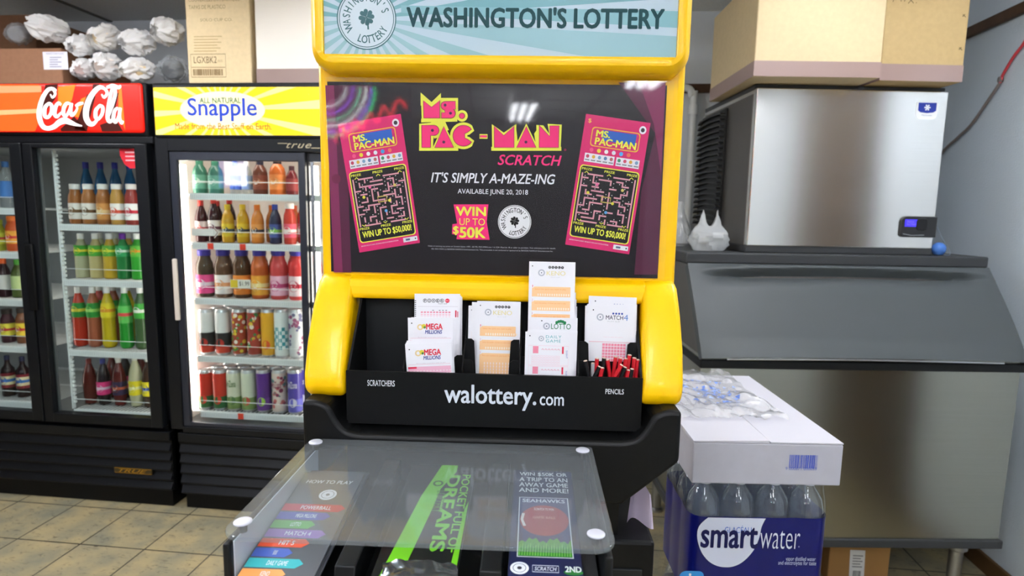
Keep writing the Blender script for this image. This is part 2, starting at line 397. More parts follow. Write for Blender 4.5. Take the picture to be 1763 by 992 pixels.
# black base with a U-shaped dip in its top edge, tapering below
dip = smooth_path([(-.322, 1.170), (-.296, 1.170), (-.276, 1.160), (-.262, 1.135), (-.246, 1.119), (-.222, 1.114)], 4)
top = dip+[(-x, z) for x, z in dip[::-1]]
b = MB()
b.prism(top+[(.322, 1.08), (.228, 1.0), (-.228, 1.0), (-.322, 1.08)], 'y', -.03, .33, BLACKP, .008, 3)
b.build('counter', K)
b = MB(); b.box(-.228, .228, .0, .33, .93, 1.01, BLACKP); b.box(-.29, .29, -.02, .34, .0, .93, BLACKP, .006)
b.box(-.27, .27, -.024, -.018, .08, .88, mat('202224', .4), .002)
b.build('pedestal', K)
# yellow moulded shell: posts, apron and two feet that lean out
s = MB()
for sx in (-1, 1):
    prof = [(.33, 1.168), (.012, 1.168), (.002, 1.174), (-.002, 1.19), (.004, 1.21), (.03, 1.262), (.062, 1.32), (.082, 1.352), (.094, 1.366), (.114, 1.374), (.33, 1.374)]
    bm = bmesh.new(); A = []; B = []
    for (y, z) in prof:
        t = min(1, max(0, (1.36-z)/.19)); A.append(bm.verts.new((sx*(.268-.012*t), y, z))); B.append(bm.verts.new((sx*(.333-.005*t+.004*math.sin(t*3.14)), y, z)))
    n = len(prof); bm.faces.new(A); bm.faces.new(B[::-1])
    for i in range(n): bm.faces.new((A[i], B[i], B[(i+1) % n], A[(i+1) % n]))
    bmesh.ops.recalc_face_normals(bm, faces=bm.faces)
    es = [e for e in bm.edges if e.calc_face_angle(0) > .7]
    bmesh.ops.bevel(bm, geom=es, offset=.012, segments=4, affect='EDGES', profile=.5)
    s.bm(bm, YEL)
s.prism([(.33, 1.334), (.13, 1.330), (.090, 1.331), (.086, 1.338), (.088, 1.354), (.095, 1.366), (.114, 1.374), (.33, 1.374)], 'x', -.275, .275, YEL, .003)
s.box(-.333, .333, .112, .33, 1.35, 1.78, YEL, .014, 4)
s.build('shell', K)
# header box
h = MB()
o_ = rrect(-.329, 1.733, .329, 2.05, [.04, .04, .04, .04], 6); bmh = bmesh.new()
def loop(pts, y): return [bmh.verts.new((x, y, z)) for x, z in pts]
def sc_(pts, d): return rrect(-.329+d, 1.733+d, .329-d, 2.05-d, max(.004, .04-d*.8), 6)
inner = rrect(-.3025, 1.7605, .3025, 2.02, .0015, 6); inner2 = rrect(-.302, 1.761, .302, 2.0195, .001, 6)
L = [loop(sc_(0, .012), .33), loop(sc_(0, 0), .30), loop(sc_(0, 0), .085), loop(sc_(0, .004), .070), loop(sc_(0, .013), .061), loop(sc_(0, .021), .060), loop(inner, .0615), loop(inner2, .066)]
for a, b2 in zip(L, L[1:]):
    n = len(a)
    for i in range(n): bmh.faces.new((a[i], a[(i+1) % n], b2[(i+1) % n], b2[i]))
bmh.faces.new(L[0])
bmesh.ops.recalc_face_normals(bmh, faces=bmh.faces); h.bm(bmh, YEL)
h.build('header', K)
SEAL_D = mat('1f5158', .4)
def clover(mb, P, u, v, r, h, m):
    for a in (28, 118, 208, 298):
        ca, sa = math.cos(math.radians(a)), math.sin(math.radians(a)); q = []
        for i in range(20):
            t = 2*math.pi*i/20; x = .5*(16*math.sin(t)**3)/16; y = .5*(13*math.cos(t)-5*math.cos(2*t)-2*math.cos(3*t)-math.cos(4*t))/16
            y = y+.5; q.append((u+r*(x*ca*.0+x*-sa+y*ca)*.95, v+r*(x*ca+y*sa)*.95))
        mb.gpoly(P, q, h, m)
    mb.gline(P, [(u, v), (u+r*.14, v-r*.5), (u+r*.18, v-r*1.25)], [r*.12, r*.14, r*.2], h, m)
def seal(mb, P, u, v, R, h, ink, paper, text=True):
    mb.gdisc(P, u, v, R, h, paper, 40)
    mb.gring(P, u, v, R*.965, R, h+.0002, ink, 48); mb.gring(P, u, v, R*.90, R*.925, h+.0002, ink, 48)
    clover(mb, P, u, v+R*.04, R*.31, h+.0002, ink)
    if text:
        mb.garc(P, "WASHINGTON'S", u, v, R*.68, -124, 76, R*.36, h+.0002, ink, .02)
        mb.garc(P, 'LOTTERY', u, v, R*.66, 206, 114, R*.36, h+.0002, ink, .02, inside=True)
hs = MB(); P = face_y(.0665)
HE = .04
cA, cB, cC = mat('b4c9d6', .35, emit=HE), mat('8fb6bf', .35, emit=HE), mat('6fa3ac', .35, emit=HE)
hs.grect(P, -.302, 1.761, .302, 2.0195, 0, cA)
su, sv = [KF.at(631, 32, .066)[i] for i in (0, 2)]
rng = random.Random(3)
for i in range(28):
    a0 = math.radians(i*360/28+4); a1 = a0+math.radians(6.2)
    q = clip([(su+.05*math.cos(a0), sv+.05*math.sin(a0)), (su+.8*math.cos(a0), sv+.8*math.sin(a0)), (su+.8*math.cos(a1), sv+.8*math.sin(a1)), (su+.05*math.cos(a1), sv+.05*math.sin(a1))], -.302, 1.761, .302, 2.0195)
    if len(q) > 2: hs.gpoly(P, q, .0002, cC if 0 < math.degrees((a0+a1)/2) < 180 else cB)
q = clip([(su+.06, sv+.035), (.4, 1.865), (.4, 2.05), (su, 2.05)], -.302, 1.761, .302, 2.0195); hs.gpoly(P, q, .0004, mat('5f9aa4', .35, emit=HE))
q = clip([(su+.06, sv+.01), (.4, 1.805), (.4, 1.835), (su+.06, sv+.022)], -.302, 1.761, .302, 2.0195); hs.gpoly(P, q, .0004, mat('7fb0ba', .35, emit=HE))
seal(hs, P, su, sv, .0515, .0006, mat('1f5b62', .35), mat('c9d8e2', .35, emit=HE))
a, b_ = KF.at(700, 46, .066), KF.at(1145, 14, .066)
hs.gtext(P, "WASHINGTON'S LOTTERY", a.x, a.z-.001, b_.x, b_.z, .0008, mat('0f4247', .55), bold=.06, space=1.02)
hs.build('header_sign', K)
# clear acrylic cover over the poster slot
cov = MB().box(-.313, .309, .098, .1005, 1.3765, 1.730, clear('poster_cover', haze=.004, rough=.04, refl=1.0, ior=1.5, bump=.025, bump_scale=5), .0008)
cov.build('poster_cover', K)
# organiser bin in the opening
org = MB()
ob = mat('0a0b0c', .5, spec=.2)
org.prism([(-.001, 1.217), (.0045, 1.217), (.0065, 1.128), (.0, 1.128)], 'x', -.252, .257, ob)
org.box(-.252, .257, .0, .115, 1.122, 1.130, ob)
[org.prism([(.0, 1.128), (.118, 1.128), (.118, 1.334), (.098, 1.334), (.006, 1.217), (.0, 1.217)], 'x', a_, a_+.004, ob) for a_ in (-.254, .2555)]
org.box(-.262, .264, .118, .124, 1.128, 1.336, mat('17191b', .5))
P = face_y(-.0012)
for t_, a, b_, bo in (('SCRATCHERS', (633, 664), (680, 655), .02), ('PENCILS', (1042, 678), (1074, 670), .02)):
    p, q = KF.at(*a, 0), KF.at(*b_, 0); org.gtext(P, t_, p.x, p.z, q.x, q.z, .0006, mat('e3e6ea', .5), bold=bo)
p, q = KF.at(765, 691, 0), KF.at(918, 671, 0)
LW = mat('d9dfe9', .5)
p1, q1 = KF.at(765, 703, 0), KF.at(924, 665, 0)
org.gtext(P, 'walottery.', p1.x, p1.z, q1.x, q1.z, .0006, LW, bold=.03)
p2, q2 = KF.at(929, 697.5, 0), KF.at(971, 683, 0)
org.gtext(P, 'com', p2.x, p2.z, q2.x, q2.z, .0006, LW, bold=.02)
O = org.build('organizer', K)
DIV = [-.155, -.052, .048, .150]
for x in DIV:
    MB().prism([(.004, 1.128), (.118, 1.128), (.118, 1.325), (.105, 1.325), (.05, 1.262), (.004, 1.222)], 'x', x-.0012, x+.0012, ob).build('divider', O)
def notch(x0, x1, y, z, depth, lean=.0):
    w = x1-x0; a = x0+w*.17; b2 = x1-w*.17
    poly = [(x0, 1.13), (x1, 1.13), (x1, z), (b2+.006, z), (b2+.001, z-.004), (b2-.004, z-depth), (a+.004, z-depth), (a-.001, z-.004), (a-.006, z), (x0, z)]
    MB().prism(poly, 'y', y, y+.002, ob).build('slip_plate', O)
SECT = [(-.249, -.157), (-.153, -.054), (-.050, .046), (.050, .148), (.152, .254)]
for i, (x0, x1) in enumerate(SECT):
    if i == 0: continue
    if i in (2, 4): notch(x0, x1, .041, 1.270, .10)
    else: notch(x0, x1, .072, 1.268, .11); notch(x0, x1, .038, 1.240, .09)
    if i == 2: notch(x0, x1, .018, 1.238, .09)
    if i < 4: pass
    else: MB().box(x0, x1, .036, .038, 1.13, 1.236, ob).build('slip_plate', O)
# writing shelf and brochure trough in front
tr = MB(); tm = mat('0d0e0f', .45)
TX0, TX1, TY0, TY1 = -.305, .173, -.346, -.034
for a in ((TX0+.004, TX0+.014, TY0+.004, TY1, 1.0, 1.094), (TX1-.014, TX1-.004, TY0+.004, TY1, 1.0, 1.094)): tr.box(*a, tm, .003)
tr.box(TX0+.01, TX1-.01, TY1-.012, TY1, .98, 1.094, tm)
tr.prism([(TY1, 1.045), (-.44, .985), (-.44, .972), (TY1, .97)], 'x', TX0+.008, TX1-.008, tm)
for a, b2 in ((-.175, -.148), (.008, .036)): tr.prism([(TY1-.01, 1.078), (TY0+.035, 1.052), (TY0+.02, 1.0), (TY1-.01, 1.02)], 'x', a, b2, tm, .002)
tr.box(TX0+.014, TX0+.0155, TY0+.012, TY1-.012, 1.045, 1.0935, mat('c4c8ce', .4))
tr.build('brochure_trough', K)
sh = MB(); acr = clear('scratched_acrylic', tint='e9eef0', haze=.075, rough=.09, refl=.75, ior=1.5)
sh.prism(rrect(TX0, TY0, TX1, TY1, [.028, .028, .006, .006], 7), 'z', 1.100, 1.106, acr, .0012, 2)
SH = sh.build('writing_shelf', K)
for (x, y) in ((-.291, -.052), (.156, -.052), (-.289, -.312), (.151, -.312)):
    MB().lathe([(.005, 1.094), (.005, 1.1058), (.0112, 1.1062), (.0112, 1.1075), (.0095, 1.1086), (.004, 1.1092), (.0, 1.1092)], [mat('2a2b2d', .4)]*2+[mat('c9cbd6', .45, metal=.2)]*4, 20, x, y).build('screw', SH)

# ================================================================== the poster in the kiosk
def kp(px, py, v): p = KF.at(px, py, v); return p.x, p.z
class Local:                                # measured prints on one kiosk plane
    def __init__(s, v): s.v = v; s.P = face_y(v)
    def rect(s, px0, py0, px1, py1):        # (left, top, right, bottom) in the photo
        a = KF.at((px0+px1)/2, py1, s.v); b = KF.at((px0+px1)/2, py0, s.v); c = KF.at(px0, (py0+py1)/2, s.v); d = KF.at(px1, (py0+py1)/2, s.v)
        return c.x, a.z, d.x, b.z
pb = MB(); LP = Local(.1075); P = LP.P
MAG, PINK, LIME, NAVY = mat('7d1f4d', .4), mat('ee2a78', .4), mat('eaec50', .4), mat('17131b', .35)
pb.box(-.3125, .2985, .1078, .1090, 1.378, 1.7235, mat('8a2a50', .5))
pb.grect(P, -.3125, 1.378, .2985, 1.7235, .0000, NAVY)
# wine-coloured side panels of the print
for pts in ([(560, 147), (640, 147), (628, 200), (600, 330), (605, 469), (575, 469)], [(1065, 142), (1146, 142), (1132, 473), (1092, 473), (1104, 330), (1128, 230)]):
    pb.gpoly(P, [kp(*p, .1075) for p in pts], .0002, mat('4f1a38', .4))
for pts in ([(560, 147), (575, 147), (590, 469), (575, 469)], [(1100, 142), (1146, 142), (1138, 300), (1126, 215)]):
    pb.gpoly(P, [kp(*p, .1075) for p in pts], .0003, mat('7d2a54', .4))
def ptxt(t, x0, y0, x1, y1, m, h=.0008, **k): pb.gtext(P, t, *LP.rect(x0, y0, x1, y1), h, m, **k)
# blocky title lettering, traced from the photo: lime outline under pink letters
def zt(pts): return [kp(710+x/6.2, 140+y/6.2, .1075) for x, y in pts]
def circ(cx, cy, r, a0=0, a1=360, n=20): return [(cx+r*math.cos(math.radians(a0+(a1-a0)*i/n)), cy+r*math.sin(math.radians(a0+(a1-a0)*i/n))) for i in range(n+1)]
GL = [[(118, 205), (205, 278), (292, 205), (292, 394), (122, 394)],
      circ(352, 262, 46, 100, 270, 10)+[(460, 214), (460, 300)]+circ(410, 345, 50, -60, 90, 8)+[(312, 394), (312, 335), (350, 335)],
      circ(530, 370, 30), [(100, 470), (230, 470)]+circ(230, 525, 55, -90, 90, 10)+[(196, 580), (196, 708), (102, 708)],
      [(336, 482), (442, 708), (240, 708)], circ(545, 582, 112, 38, 322, 24)+[(590, 545), (560, 560), (560, 606), (590, 620)],
      [(872, 478), (976, 580), (1086, 478), (1086, 708), (874, 708)], [(1216, 482), (1320, 708), (1112, 708)],
      [(1354, 470), (1376, 494), (1466, 590), (1466, 476), (1566, 476), (1560, 708), (1352, 708)]]
for g in GL:
    n_ = len(g); cxg = sum(p[0] for p in g)/n_; cyg = sum(p[1] for p in g)/n_
    pb.gline(P, zt(g), .0105, .0005, LIME, True); pb.gpoly(P, zt(g), .0005, LIME)
    pb.gpoly(P, zt(g), .0010, PINK); pb.gline(P, zt(g), .0010, .0012, mat('7a1038', .4), True)
for pts in ([(88, 120), (205, 222), (305, 125), (305, 260), (88, 260)], [(94, 400), (480, 400), (480, 430), (94, 440)], [(300, 178), (488, 178), (488, 400), (300, 400)], [(200, 430), (350, 430), (390, 520), (300, 560), (200, 500)], [(842, 700), (1590, 700), (1590, 742), (842, 742)], [(72, 700), (490, 700), (490, 742), (72, 742)], [(1066, 560), (1110, 520), (1130, 700), (1066, 700)], [(1300, 560), (1360, 470), (1360, 700), (1320, 700)]):
    pb.gpoly(P, zt(pts), .0004, LIME)
for x, y in ((215, 525), (336, 650), (1212, 650), (350, 255), (408, 342)): pb.gpoly(P, zt(circ(x, y, 16, n=10)), .0013, mat('4a2a4a', .4))
pb.gbox(P, *LP.rect(826, 232, 839, 238), .0022, .0008, LIME); pb.grect(P, *LP.rect(827, 233, 838, 237), .0006, PINK)
pb.gring(P, *kp(973, 258, .1075), .0012, .0018, .0008, PINK, 12)
ptxt('SCRATCH', 857, 267, 967, 285, PINK, bold=.03, shear=.25)
W_ = mat('e9eaf2', .5)
ptxt("IT'S SIMPLY A-MAZE-ING", 742, 298, 956, 316, W_, bold=.025, shear=.22)
ptxt('AVAILABLE JUNE 20, 2018', 788, 326, 909, 337, W_, bold=.01)
q = [(781, 352), (841, 352), (838, 382), (843, 413), (786, 412), (787, 405), (778, 403), (779, 386), (787, 385)]
pb.gpoly(P, [kp(*p, .1075) for p in q], .0004, PINK)
ptxt('WIN', 785, 356, 837, 372, LIME, bold=.05); ptxt('UP TO', 791, 376, 835, 388, LIME, bold=.0); ptxt('50K', 791, 391, 836, 410, LIME, bold=.06); ptxt('$', 780, 389, 790, 405, LIME, bold=.05)
u, v = kp(886, 382, .1075); seal(pb, P, u, v, .0318, .0005, mat('15151c', .4), mat('f0f0f4', .5))
for i, (x0, x1, y) in enumerate(((737, 957, 426), (743, 952, 431))):
    ptxt(['Odds of winning any prize on Scratch Game 1495 - $5 MS. PAC-MAN are 1 in 3.24. Must be 18 or older to purchase. Visit walottery.com for details.', 'MS. PAC-MAN (c) BANDAI NAMCO Entertainment Inc. This promotion is not endorsed or sponsored by BANDAI NAMCO Entertainment Inc.'][i], x0, y-1.6, x1, y+1.6, mat('b9b9c2', .5))
# two printed tickets, each tilted
def ticket(corners, seed):
    A, B, C_, D = [Vector(kp(*c, .1075)) for c in corners]         # TL, TR, BR, BL
    def Q(x, y, h):                                                # 0..1 across, 0..2 down the ticket
        t = y/2; p = (A.lerp(B, x)).lerp(D.lerp(C_, x), t); return P(p.x, p.y, h+.0005)
    def T(t, x0, y0, x1, y1, m, h=.0006, **k): pb.gtext(Q, t, x0, y1, x1, y0, h, m, **k)
    R = lambda x0, y0, x1, y1, h, m: pb.gpoly(Q, [(x0, y1), (x1, y1), (x1, y0), (x0, y0)], h, m)
    R(0, 0, 1, 2, 0, mat('d3266b', .4))
    pb.gpoly(Q, rrect(.13, .17, .88, .46, .05), .0002, mat('e7b93c', .4)); pb.gpoly(Q, rrect(.145, .185, .865, .445, .045), .0003, mat('c9286a', .4))
    R(.30, .20, .82, .36, .0004, mat('2c5fb8', .4))
    T('MS.', .20, .21, .42, .31, LIME, bold=.06); T('PAC-MAN', .20, .32, .84, .43, LIME, bold=.06)
    pb.gdisc(Q, .90, .12, .055, .0003, W_, 20, .06); pb.gdisc(Q, .90, .12, .03, .0004, mat('33333a'), 16, .032)
    T('$', .05, .06, .10, .13, mat('f0d060'))
    for i, cc in enumerate(('e65a86', 'e8d23c', 'f0f0f0', 'dfe3ef', '4aa0e0', 'e2725a')): pb.gdisc(Q, .17+.115*i, .515, .030, .0004, mat(cc, .4), 14, .032)
    for x0, x1, n in ((.08, .54, 5), (.57, .93, 4)):
        R(x0, .57, x1, .70, .0003, W_)
        for i in range(n):
            xc = x0+(x1-x0)*(i+.5)/n; pb.gdisc(Q, xc, .615, .026, .0005, mat(('d8a53a', '7aa0c4', '5a7fae', 'b06a6a', '3f8f6a', 'c24a66')[(i+n) % 6], .4), 10, .028); R(xc-.035, .66, xc+.035, .68, .0005, mat('8d8d95'))
    pb.gpoly(Q, rrect(.04, .75, .96, 1.86, .05), .0002, LIME); pb.gpoly(Q, rrect(.055, .765, .945, 1.845, .045), .0003, mat('17161c', .4))
    for x, y in ((.07, .79), (.42, .79), (.77, .79), (.07, 1.625), (.42, 1.625), (.77, 1.625)):
        T('PRIZE', x, y, x+.16, y+.035, LIME, .0005, bold=.03)
        yy = y+.06 if y < 1 else y-.025; d = -.02 if y < 1 else .02; pb.gline(Q, [(x+.05, yy-d), (x+.08, yy+d*.3), (x+.11, yy-d)], .012, .0005, LIME)
    T('WIN UP TO $50,000!', .10, 1.685, .90, 1.80, LIME, bold=.05)
    # a plain maze of strokes
    rg = random.Random(seed); nx, ny = 9, 12; x0, y0, w, hh = .09, .88, .82, .72; cw, ch = w/nx, hh/ny; seen = {(0, 0)}; st = [(0, 0)]; op = set()
    while st:
        c0 = st[-1]; nb = [(c0[0]+dx, c0[1]+dy) for dx, dy in ((1, 0), (-1, 0), (0, 1), (0, -1)) if 0 <= c0[0]+dx < nx and 0 <= c0[1]+dy < ny and (c0[0]+dx, c0[1]+dy) not in seen]
        if nb: n_ = rg.choice(nb); op.add(frozenset((c0, n_))); seen.add(n_); st.append(n_)
        else: st.pop()
    ml = mat('dc9aa8', .4); ws = .0019
    wq = lambda a, b: pb.gpoly(Q, [(a[0]-ws*6, a[1]-ws*6), (a[0]-ws*6, b[1]+ws*6), (b[0]+ws*6, b[1]+ws*6), (b[0]+ws*6, a[1]-ws*6)], .0005, ml)
    for i in range(nx):
        for j in range(ny):
            X, Y = x0+i*cw, y0+j*ch
            if i < nx-1 and frozenset(((i, j), (i+1, j))) not in op and rg.random() < .72: wq((X+cw, Y), (X+cw, Y+ch))
            if j < ny-1 and frozenset(((i, j), (i, j+1))) not in op and rg.random() < .72: wq((X, Y+ch), (X+cw, Y+ch))
            if rg.random() < .5: pb.gdisc(Q, X+cw/2, Y+ch/2, .008, .0004, mat('e8dfe2'), 6)
    for a, b2 in (((x0, y0), (x0, y0+hh)), ((x0+w, y0), (x0+w, y0+hh)), ((x0+cw, y0), (x0+w*.38, y0)), ((x0+w*.6, y0), (x0+w-cw, y0)), ((x0+cw, y0+hh), (x0+w*.4, y0+hh)), ((x0+w*.62, y0+hh), (x0+w-cw, y0+hh))): wq(a, b2)
    pb.gbox(Q, .44, 1.19, .58, 1.27, .018, .0006, mat('c9b25a')); 
    for x, y, cc in ((.54, 1.42, '5aa6e2'), (.62, 1.27, 'e3d94a'), (.34, 1.02, 'e06a9a'), (.22, 1.16, 'e3d94a'), (.74, 1.05, 'd9c96a')): pb.gdisc(Q, x, y, .024, .0006, mat(cc, .4), 12)
    T('BEFORE SCRATCHING, SEE BACK FOR PLAY INSTRUCTIONS', .05, 1.90, .66, 1.92, W_); R(.74, 1.885, .97, 1.955, .0003, W_); R(.78, 1.905, .85, 1.935, .0005, mat('5a6a8a')); pb.gdisc(Q, .94, 1.92, .012, .0005, mat('22222a'), 10)
ticket([(582, 214), (690, 196), (723, 418), (619, 435)], 5)
ticket([(1009, 196), (1120, 212), (1083, 438), (973, 421)], 8)
pb.gdisc(P, *kp(579, 308, .1075), .0085, .0004, mat('6a1d42', .4), 20)
tag(pb.build('lottery_poster', None, KF.o, KF.a, smooth=0), 'dark landscape scratch ticket poster under clear cover in the yellow kiosk', 'poster')

# ================================================================== play slips in the organiser
PAPER = mat('efeef4', .6); PINKL, PINKM, REDP = mat('f3c6d2', .6), mat('e68aa0', .6), mat('d8324f', .6)
INK, ORG1, ORG2 = mat('25252c', .5), mat('f6c795', .6), mat('ea9d5a', .6)
def small_seal(mb, P, u, v, R, h):
    mb.gring(P, u, v, R*.62, R, h, mat('b9bcc8', .6), 20); mb.gdisc(P, u, v, R*.2, h, mat('6a6f80'), 8)
def slip(kind, px, py, y, w, label, tilt=0, lean=8, length=.20, cat='play slip', group=None, plain=False, dz=0):
    """(px, py): top centre of the slip in the photo, on kiosk depth y"""
    c0 = KF.at(px, py, y); m = MB(); length = min(length, c0.z-(1.20 if y > .055 else 1.206 if y > .03 else 1.138))
    hw = w/2; P = lambda u, v, h: (u, -.0003-h, v)
    if .03 < y < .055: lean = 4
    elif y < .070: lean = min(lean, 5)
    m.box(-hw, hw, -.0003, .0003, 0, length, PAPER)
    H = length
    if not plain: DES[kind](m, P, hw, H)
    loc = KF.wor(c0.x, c0.y, 0); ob = m.build('play_slip', None, loc, 0, smooth=0)
    R = Matrix.Rotation(KF.a, 4, 'Z') @ Matrix.Rotation(math.radians(tilt), 4, 'Y') @ Matrix.Rotation(math.radians(-lean), 4, 'X')
    top = R @ Vector((0, 0, length)); ob.rotation_euler = R.to_euler(); ob.location = KF.wor(c0.x, c0.y, c0.z)-top
    return tag(ob, label, cat, group)
def d_keno(m, P, hw, H):
    m.gdisc(P, -hw+.006, H-.008, .0011, .0002, INK, 8); small_seal(m, P, -.019, H-.020, .0062, .0002)
    for i in range(5): m.gdisc(P, -.0045+i*.0057, H-.0100, .0026, .0002, INK, 10)
    for i, ch in enumerate('DAILY'): hw_ = .0003 if ch == 'I' else .0011; m.gtext(P, ch, -.0045+i*.0057-hw_, H-.0114, -.0045+i*.0057+hw_, H-.0086, .0004, PAPER)
    m.gtext(P, 'KENO', -.010, H-.0245, .024, H-.0165, .0002, mat('e8dca8', .6), bold=.02)
    m.gtext(P, 'PLAY SLIP', -.002, H-.0285, .014, H-.0272, .0002, mat('c9c9cc'))
    for i, (z0, z1) in enumerate(((.045, .063), (.070, .088), (.094, .20))):
        a, b2 = max(.001, H-z1), H-z0
        if b2 <= a: continue
        m.gpoly(P, rrect(-hw+.006, a, hw-.008, b2, .001), .0002, ORG1)
        m.gtext(P, ('Select the spots you want to play', 'Select the number of draws you want to play', 'Pick your numbers or play Quick Pick')[i], -hw+.011, b2-.0065, hw-.016, b2-.003, .0004, ORG2)
        m.gdisc(P, -hw+.007, b2+.001, .0032, .0004, PAPER, 12); m.gtext(P, str(i+1), -hw+.0062, b2-.001, -hw+.0078, b2+.003, .0006, PINKM)
        r0 = b2-.014 if i < 2 else b2-.018
        while r0 > a+.002:
            for k in range(14 if i < 2 else 10):
                u = (-hw+.016+k*.0042) if i < 2 else (-hw+.014+k*.0055); m.grect(P, u, r0-.0025, u+.0024, r0+.0015, .0004, mat('f7e6d4' if i < 2 else 'f4d8d0', .6))
            r0 -= .0055
            if i < 2: break
def d_power(m, P, hw, H):
    for i, ch in enumerate('POWER'):
        u = -.0225+i*.0078; m.gring(P, u, H-.0125, .0028, .0036, .0002, mat('4a4a55'), 14); m.gtext(P, ch, u-.0016, H-.0146, u+.0016, H-.0104, .0003, mat('33333c'), bold=.03)
    m.gdisc(P, .0185, H-.0125, .0040, .0002, REDP, 14); m.gtext(P, 'BALL', .0158, H-.0134, .0212, H-.0116, .0004, PAPER)
    m.gtext(P, 'PLAY SLIP', .002, H-.0190, .018, H-.0172, .0002, INK)
    for i in range(12): m.grect(P, -hw+.0005, H-.012-.0035*i, -hw+.003, H-.0135-.0035*i, .0002, INK)
    m.grect(P, -hw+.006, H-.0235, hw-.004, H-.0229, .0002, mat('c9c2cc'))
    for x in (-.009, .003, .009, .015): m.grect(P, x, H-.0306, x+.003, H-.0296, .0002, INK)
    for r in range(8):
        for k in range(10): m.grect(P, -.030+k*.0056, H-.035-r*.0045, -.0262+k*.0056, H-.0323-r*.0045, .0002, PINKM if r % 3 == 0 else PINKL)
    m.grect(P, hw-.009, H-.062, hw-.0065, H-.030, .0002, REDP); m.grect(P, hw-.005, H-.062, hw-.0035, H-.032, .0002, REDP)
def d_mega(m, P, hw, H):
    m.gdisc(P, -hw+.007, H-.010, .0012, .0002, INK, 8)
    m.gring(P, -.0185, H-.017, .0030, .0055, .0002, mat('e8cf9a'), 18); m.gdisc(P, -.012, H-.0155, .0042, .0003, mat('e2d24a'), 14); m.gdisc(P, -.0105, H-.0175, .0022, .0004, mat('4f7f4a'), 10)
    m.gtext(P, 'MEGA', -.008, H-.0215, .022, H-.0105, .0004, mat('d8283f'), bold=.06)
    m.gtext(P, 'MILLIONS', -.010, H-.0292, .021, H-.0222, .0004, mat('2c3f93'), bold=.04, shear=.2)
    m.grect(P, -hw+.004, H-.0375, hw-.004, H-.0368, .0002, mat('eac2cc')); m.gtext(P, 'Pick five numbers and one bonus number per panel', -hw+.018, H-.0362, hw-.012, H-.0345, .0002, mat('b7a3b0'))
    m.grect(P, -hw+.003, .001, hw-.003, H-.041, .0002, mat('efb7cc', .6)); m.grect(P, -hw+.003, H-.0445, -hw+.018, H-.041, .0003, REDP)
    for r in range(7):
        for k in range(13):
            z = H-.048-r*.0042
            if z > .003: m.grect(P, -hw+.006+k*.0058, z-.0022, -hw+.0095+k*.0058, z, .0004, mat('f6dbe4', .6))
    if H > .09: m.grect(P, -hw+.003, max(.001, H-.076), hw-.003, H-.067, .0005, mat('f2c08a', .6))
def d_lotto(m, P, hw, H):
    m.gdisc(P, -hw+.020, H-.006, .0012, .0002, INK, 8); small_seal(m, P, -.013, H-.0155, .0062, .0002)
    G = mat('1f7a4a', .5); m.gtext(P, 'LOTTO', -.005, H-.0205, .030, H-.0105, .0003, G, bold=.005)
    for i in range(5): m.gdisc(P, .005+i*.0035, H-.0085+.0022*math.sin(i*.8), .0028, .0003, G, 10)
def d_daily(m, P, hw, H):
    m.gdisc(P, -hw+.008, H-.007, .0012, .0002, INK, 8); small_seal(m, P, -.014, H-.0115, .0048, .0002)
    t = mat('55b0b4', .5); m.gtext(P, 'DAILY', -.006, H-.0105, .021, H-.0055, .0003, t, space=1.15); m.gtext(P, 'GAME', -.006, H-.0180, .020, H-.0128, .0003, t, space=1.15)
    for j in range(3):
        z = H-.025-j*.036
        if z-.03 < 0: break
        m.gbox(P, -hw+.006, z-.033, hw-.008, z+.001, .0005, .0002, PINKL)
        m.grect(P, -.028, z-.0125, -.0185, z, .0003, PINKM); m.grect(P, .0225, z-.0125, .0255, z, .0003, REDP)
        for k in range(6): m.gline(P, [(-.013+k*.0055, z-.006), (-.011+k*.0055, z-.004), (-.009+k*.0055, z-.0065)], .0008, .0003, PINKM)
        for r in range(4):
            for k in range(10): m.gbox(P, -.030+k*.0050, z-.0192-r*.004, -.0264+k*.0050, z-.0165-r*.004, .0005, .0003, PINKL)
        m.gtext(P, 'PANEL', .0295, z-.020, .0325, z-.006, .0003, mat('8f8fc4'), rot=0)
def d_match(m, P, hw, H):
    m.gdisc(P, -hw+.012, H-.009, .0012, .0002, INK, 8)
    for i in range(4): m.gdisc(P, .0035+i*.0052, H-.0145, .0019, .0002, mat('3f55b0'), 8)
    small_seal(m, P, -.0195, H-.0215, .0065, .0002)
    m.gtext(P, 'MATCH', -.0095, H-.0255, .0215, H-.0178, .0003, mat('2d2d45'), bold=.01); m.gtext(P, '4', .0225, H-.0265, .0300, H-.0158, .0003, mat('5a86cc'), bold=-.004)
    m.gtext(P, 'PLAY SLIP', -.006, H-.0295, .016, H-.0280, .0002, mat('b5b5bb'))
    m.gtext(P, 'how to play this game', -.012, H-.058, .022, H-.0562, .0002, PINKL)
    m.grect(P, -hw+.006, H-.0662, hw-.006, H-.0655, .0002, PINKM)
    for r in range(7):
        for k in range(8): m.grect(P, -.014+k*.0053, H-.0730-r*.0055, -.0095+k*.0053, H-.0685-r*.0055, .0002, PINKM)
DES = dict(keno=d_keno, power=d_power, mega=d_mega, lotto=d_lotto, daily=d_daily, match=d_match)
SW = .083
G1 = 'pale slips in the back slot beside the empty scratcher pocket'
slip('power', 753, 506, .072, .0835, 'white slip with round ball letters on top, behind the two red and blue slips', -1)
for i, (dx, dy, yy, t_) in enumerate(((2, 3, .0745, 'directly behind the slip with round ball letters'), (4, 5, .077, 'rearmost behind the slip with round ball letters'))): slip('power', 753+dx, 506+dy, yy, .0835, 'slip showing a red printed edge, '+t_, -1, plain=False)
slip('mega', 741, 547, .048, .0815, 'upright white slip with red and blue heading, in the middle tier', -1.5)
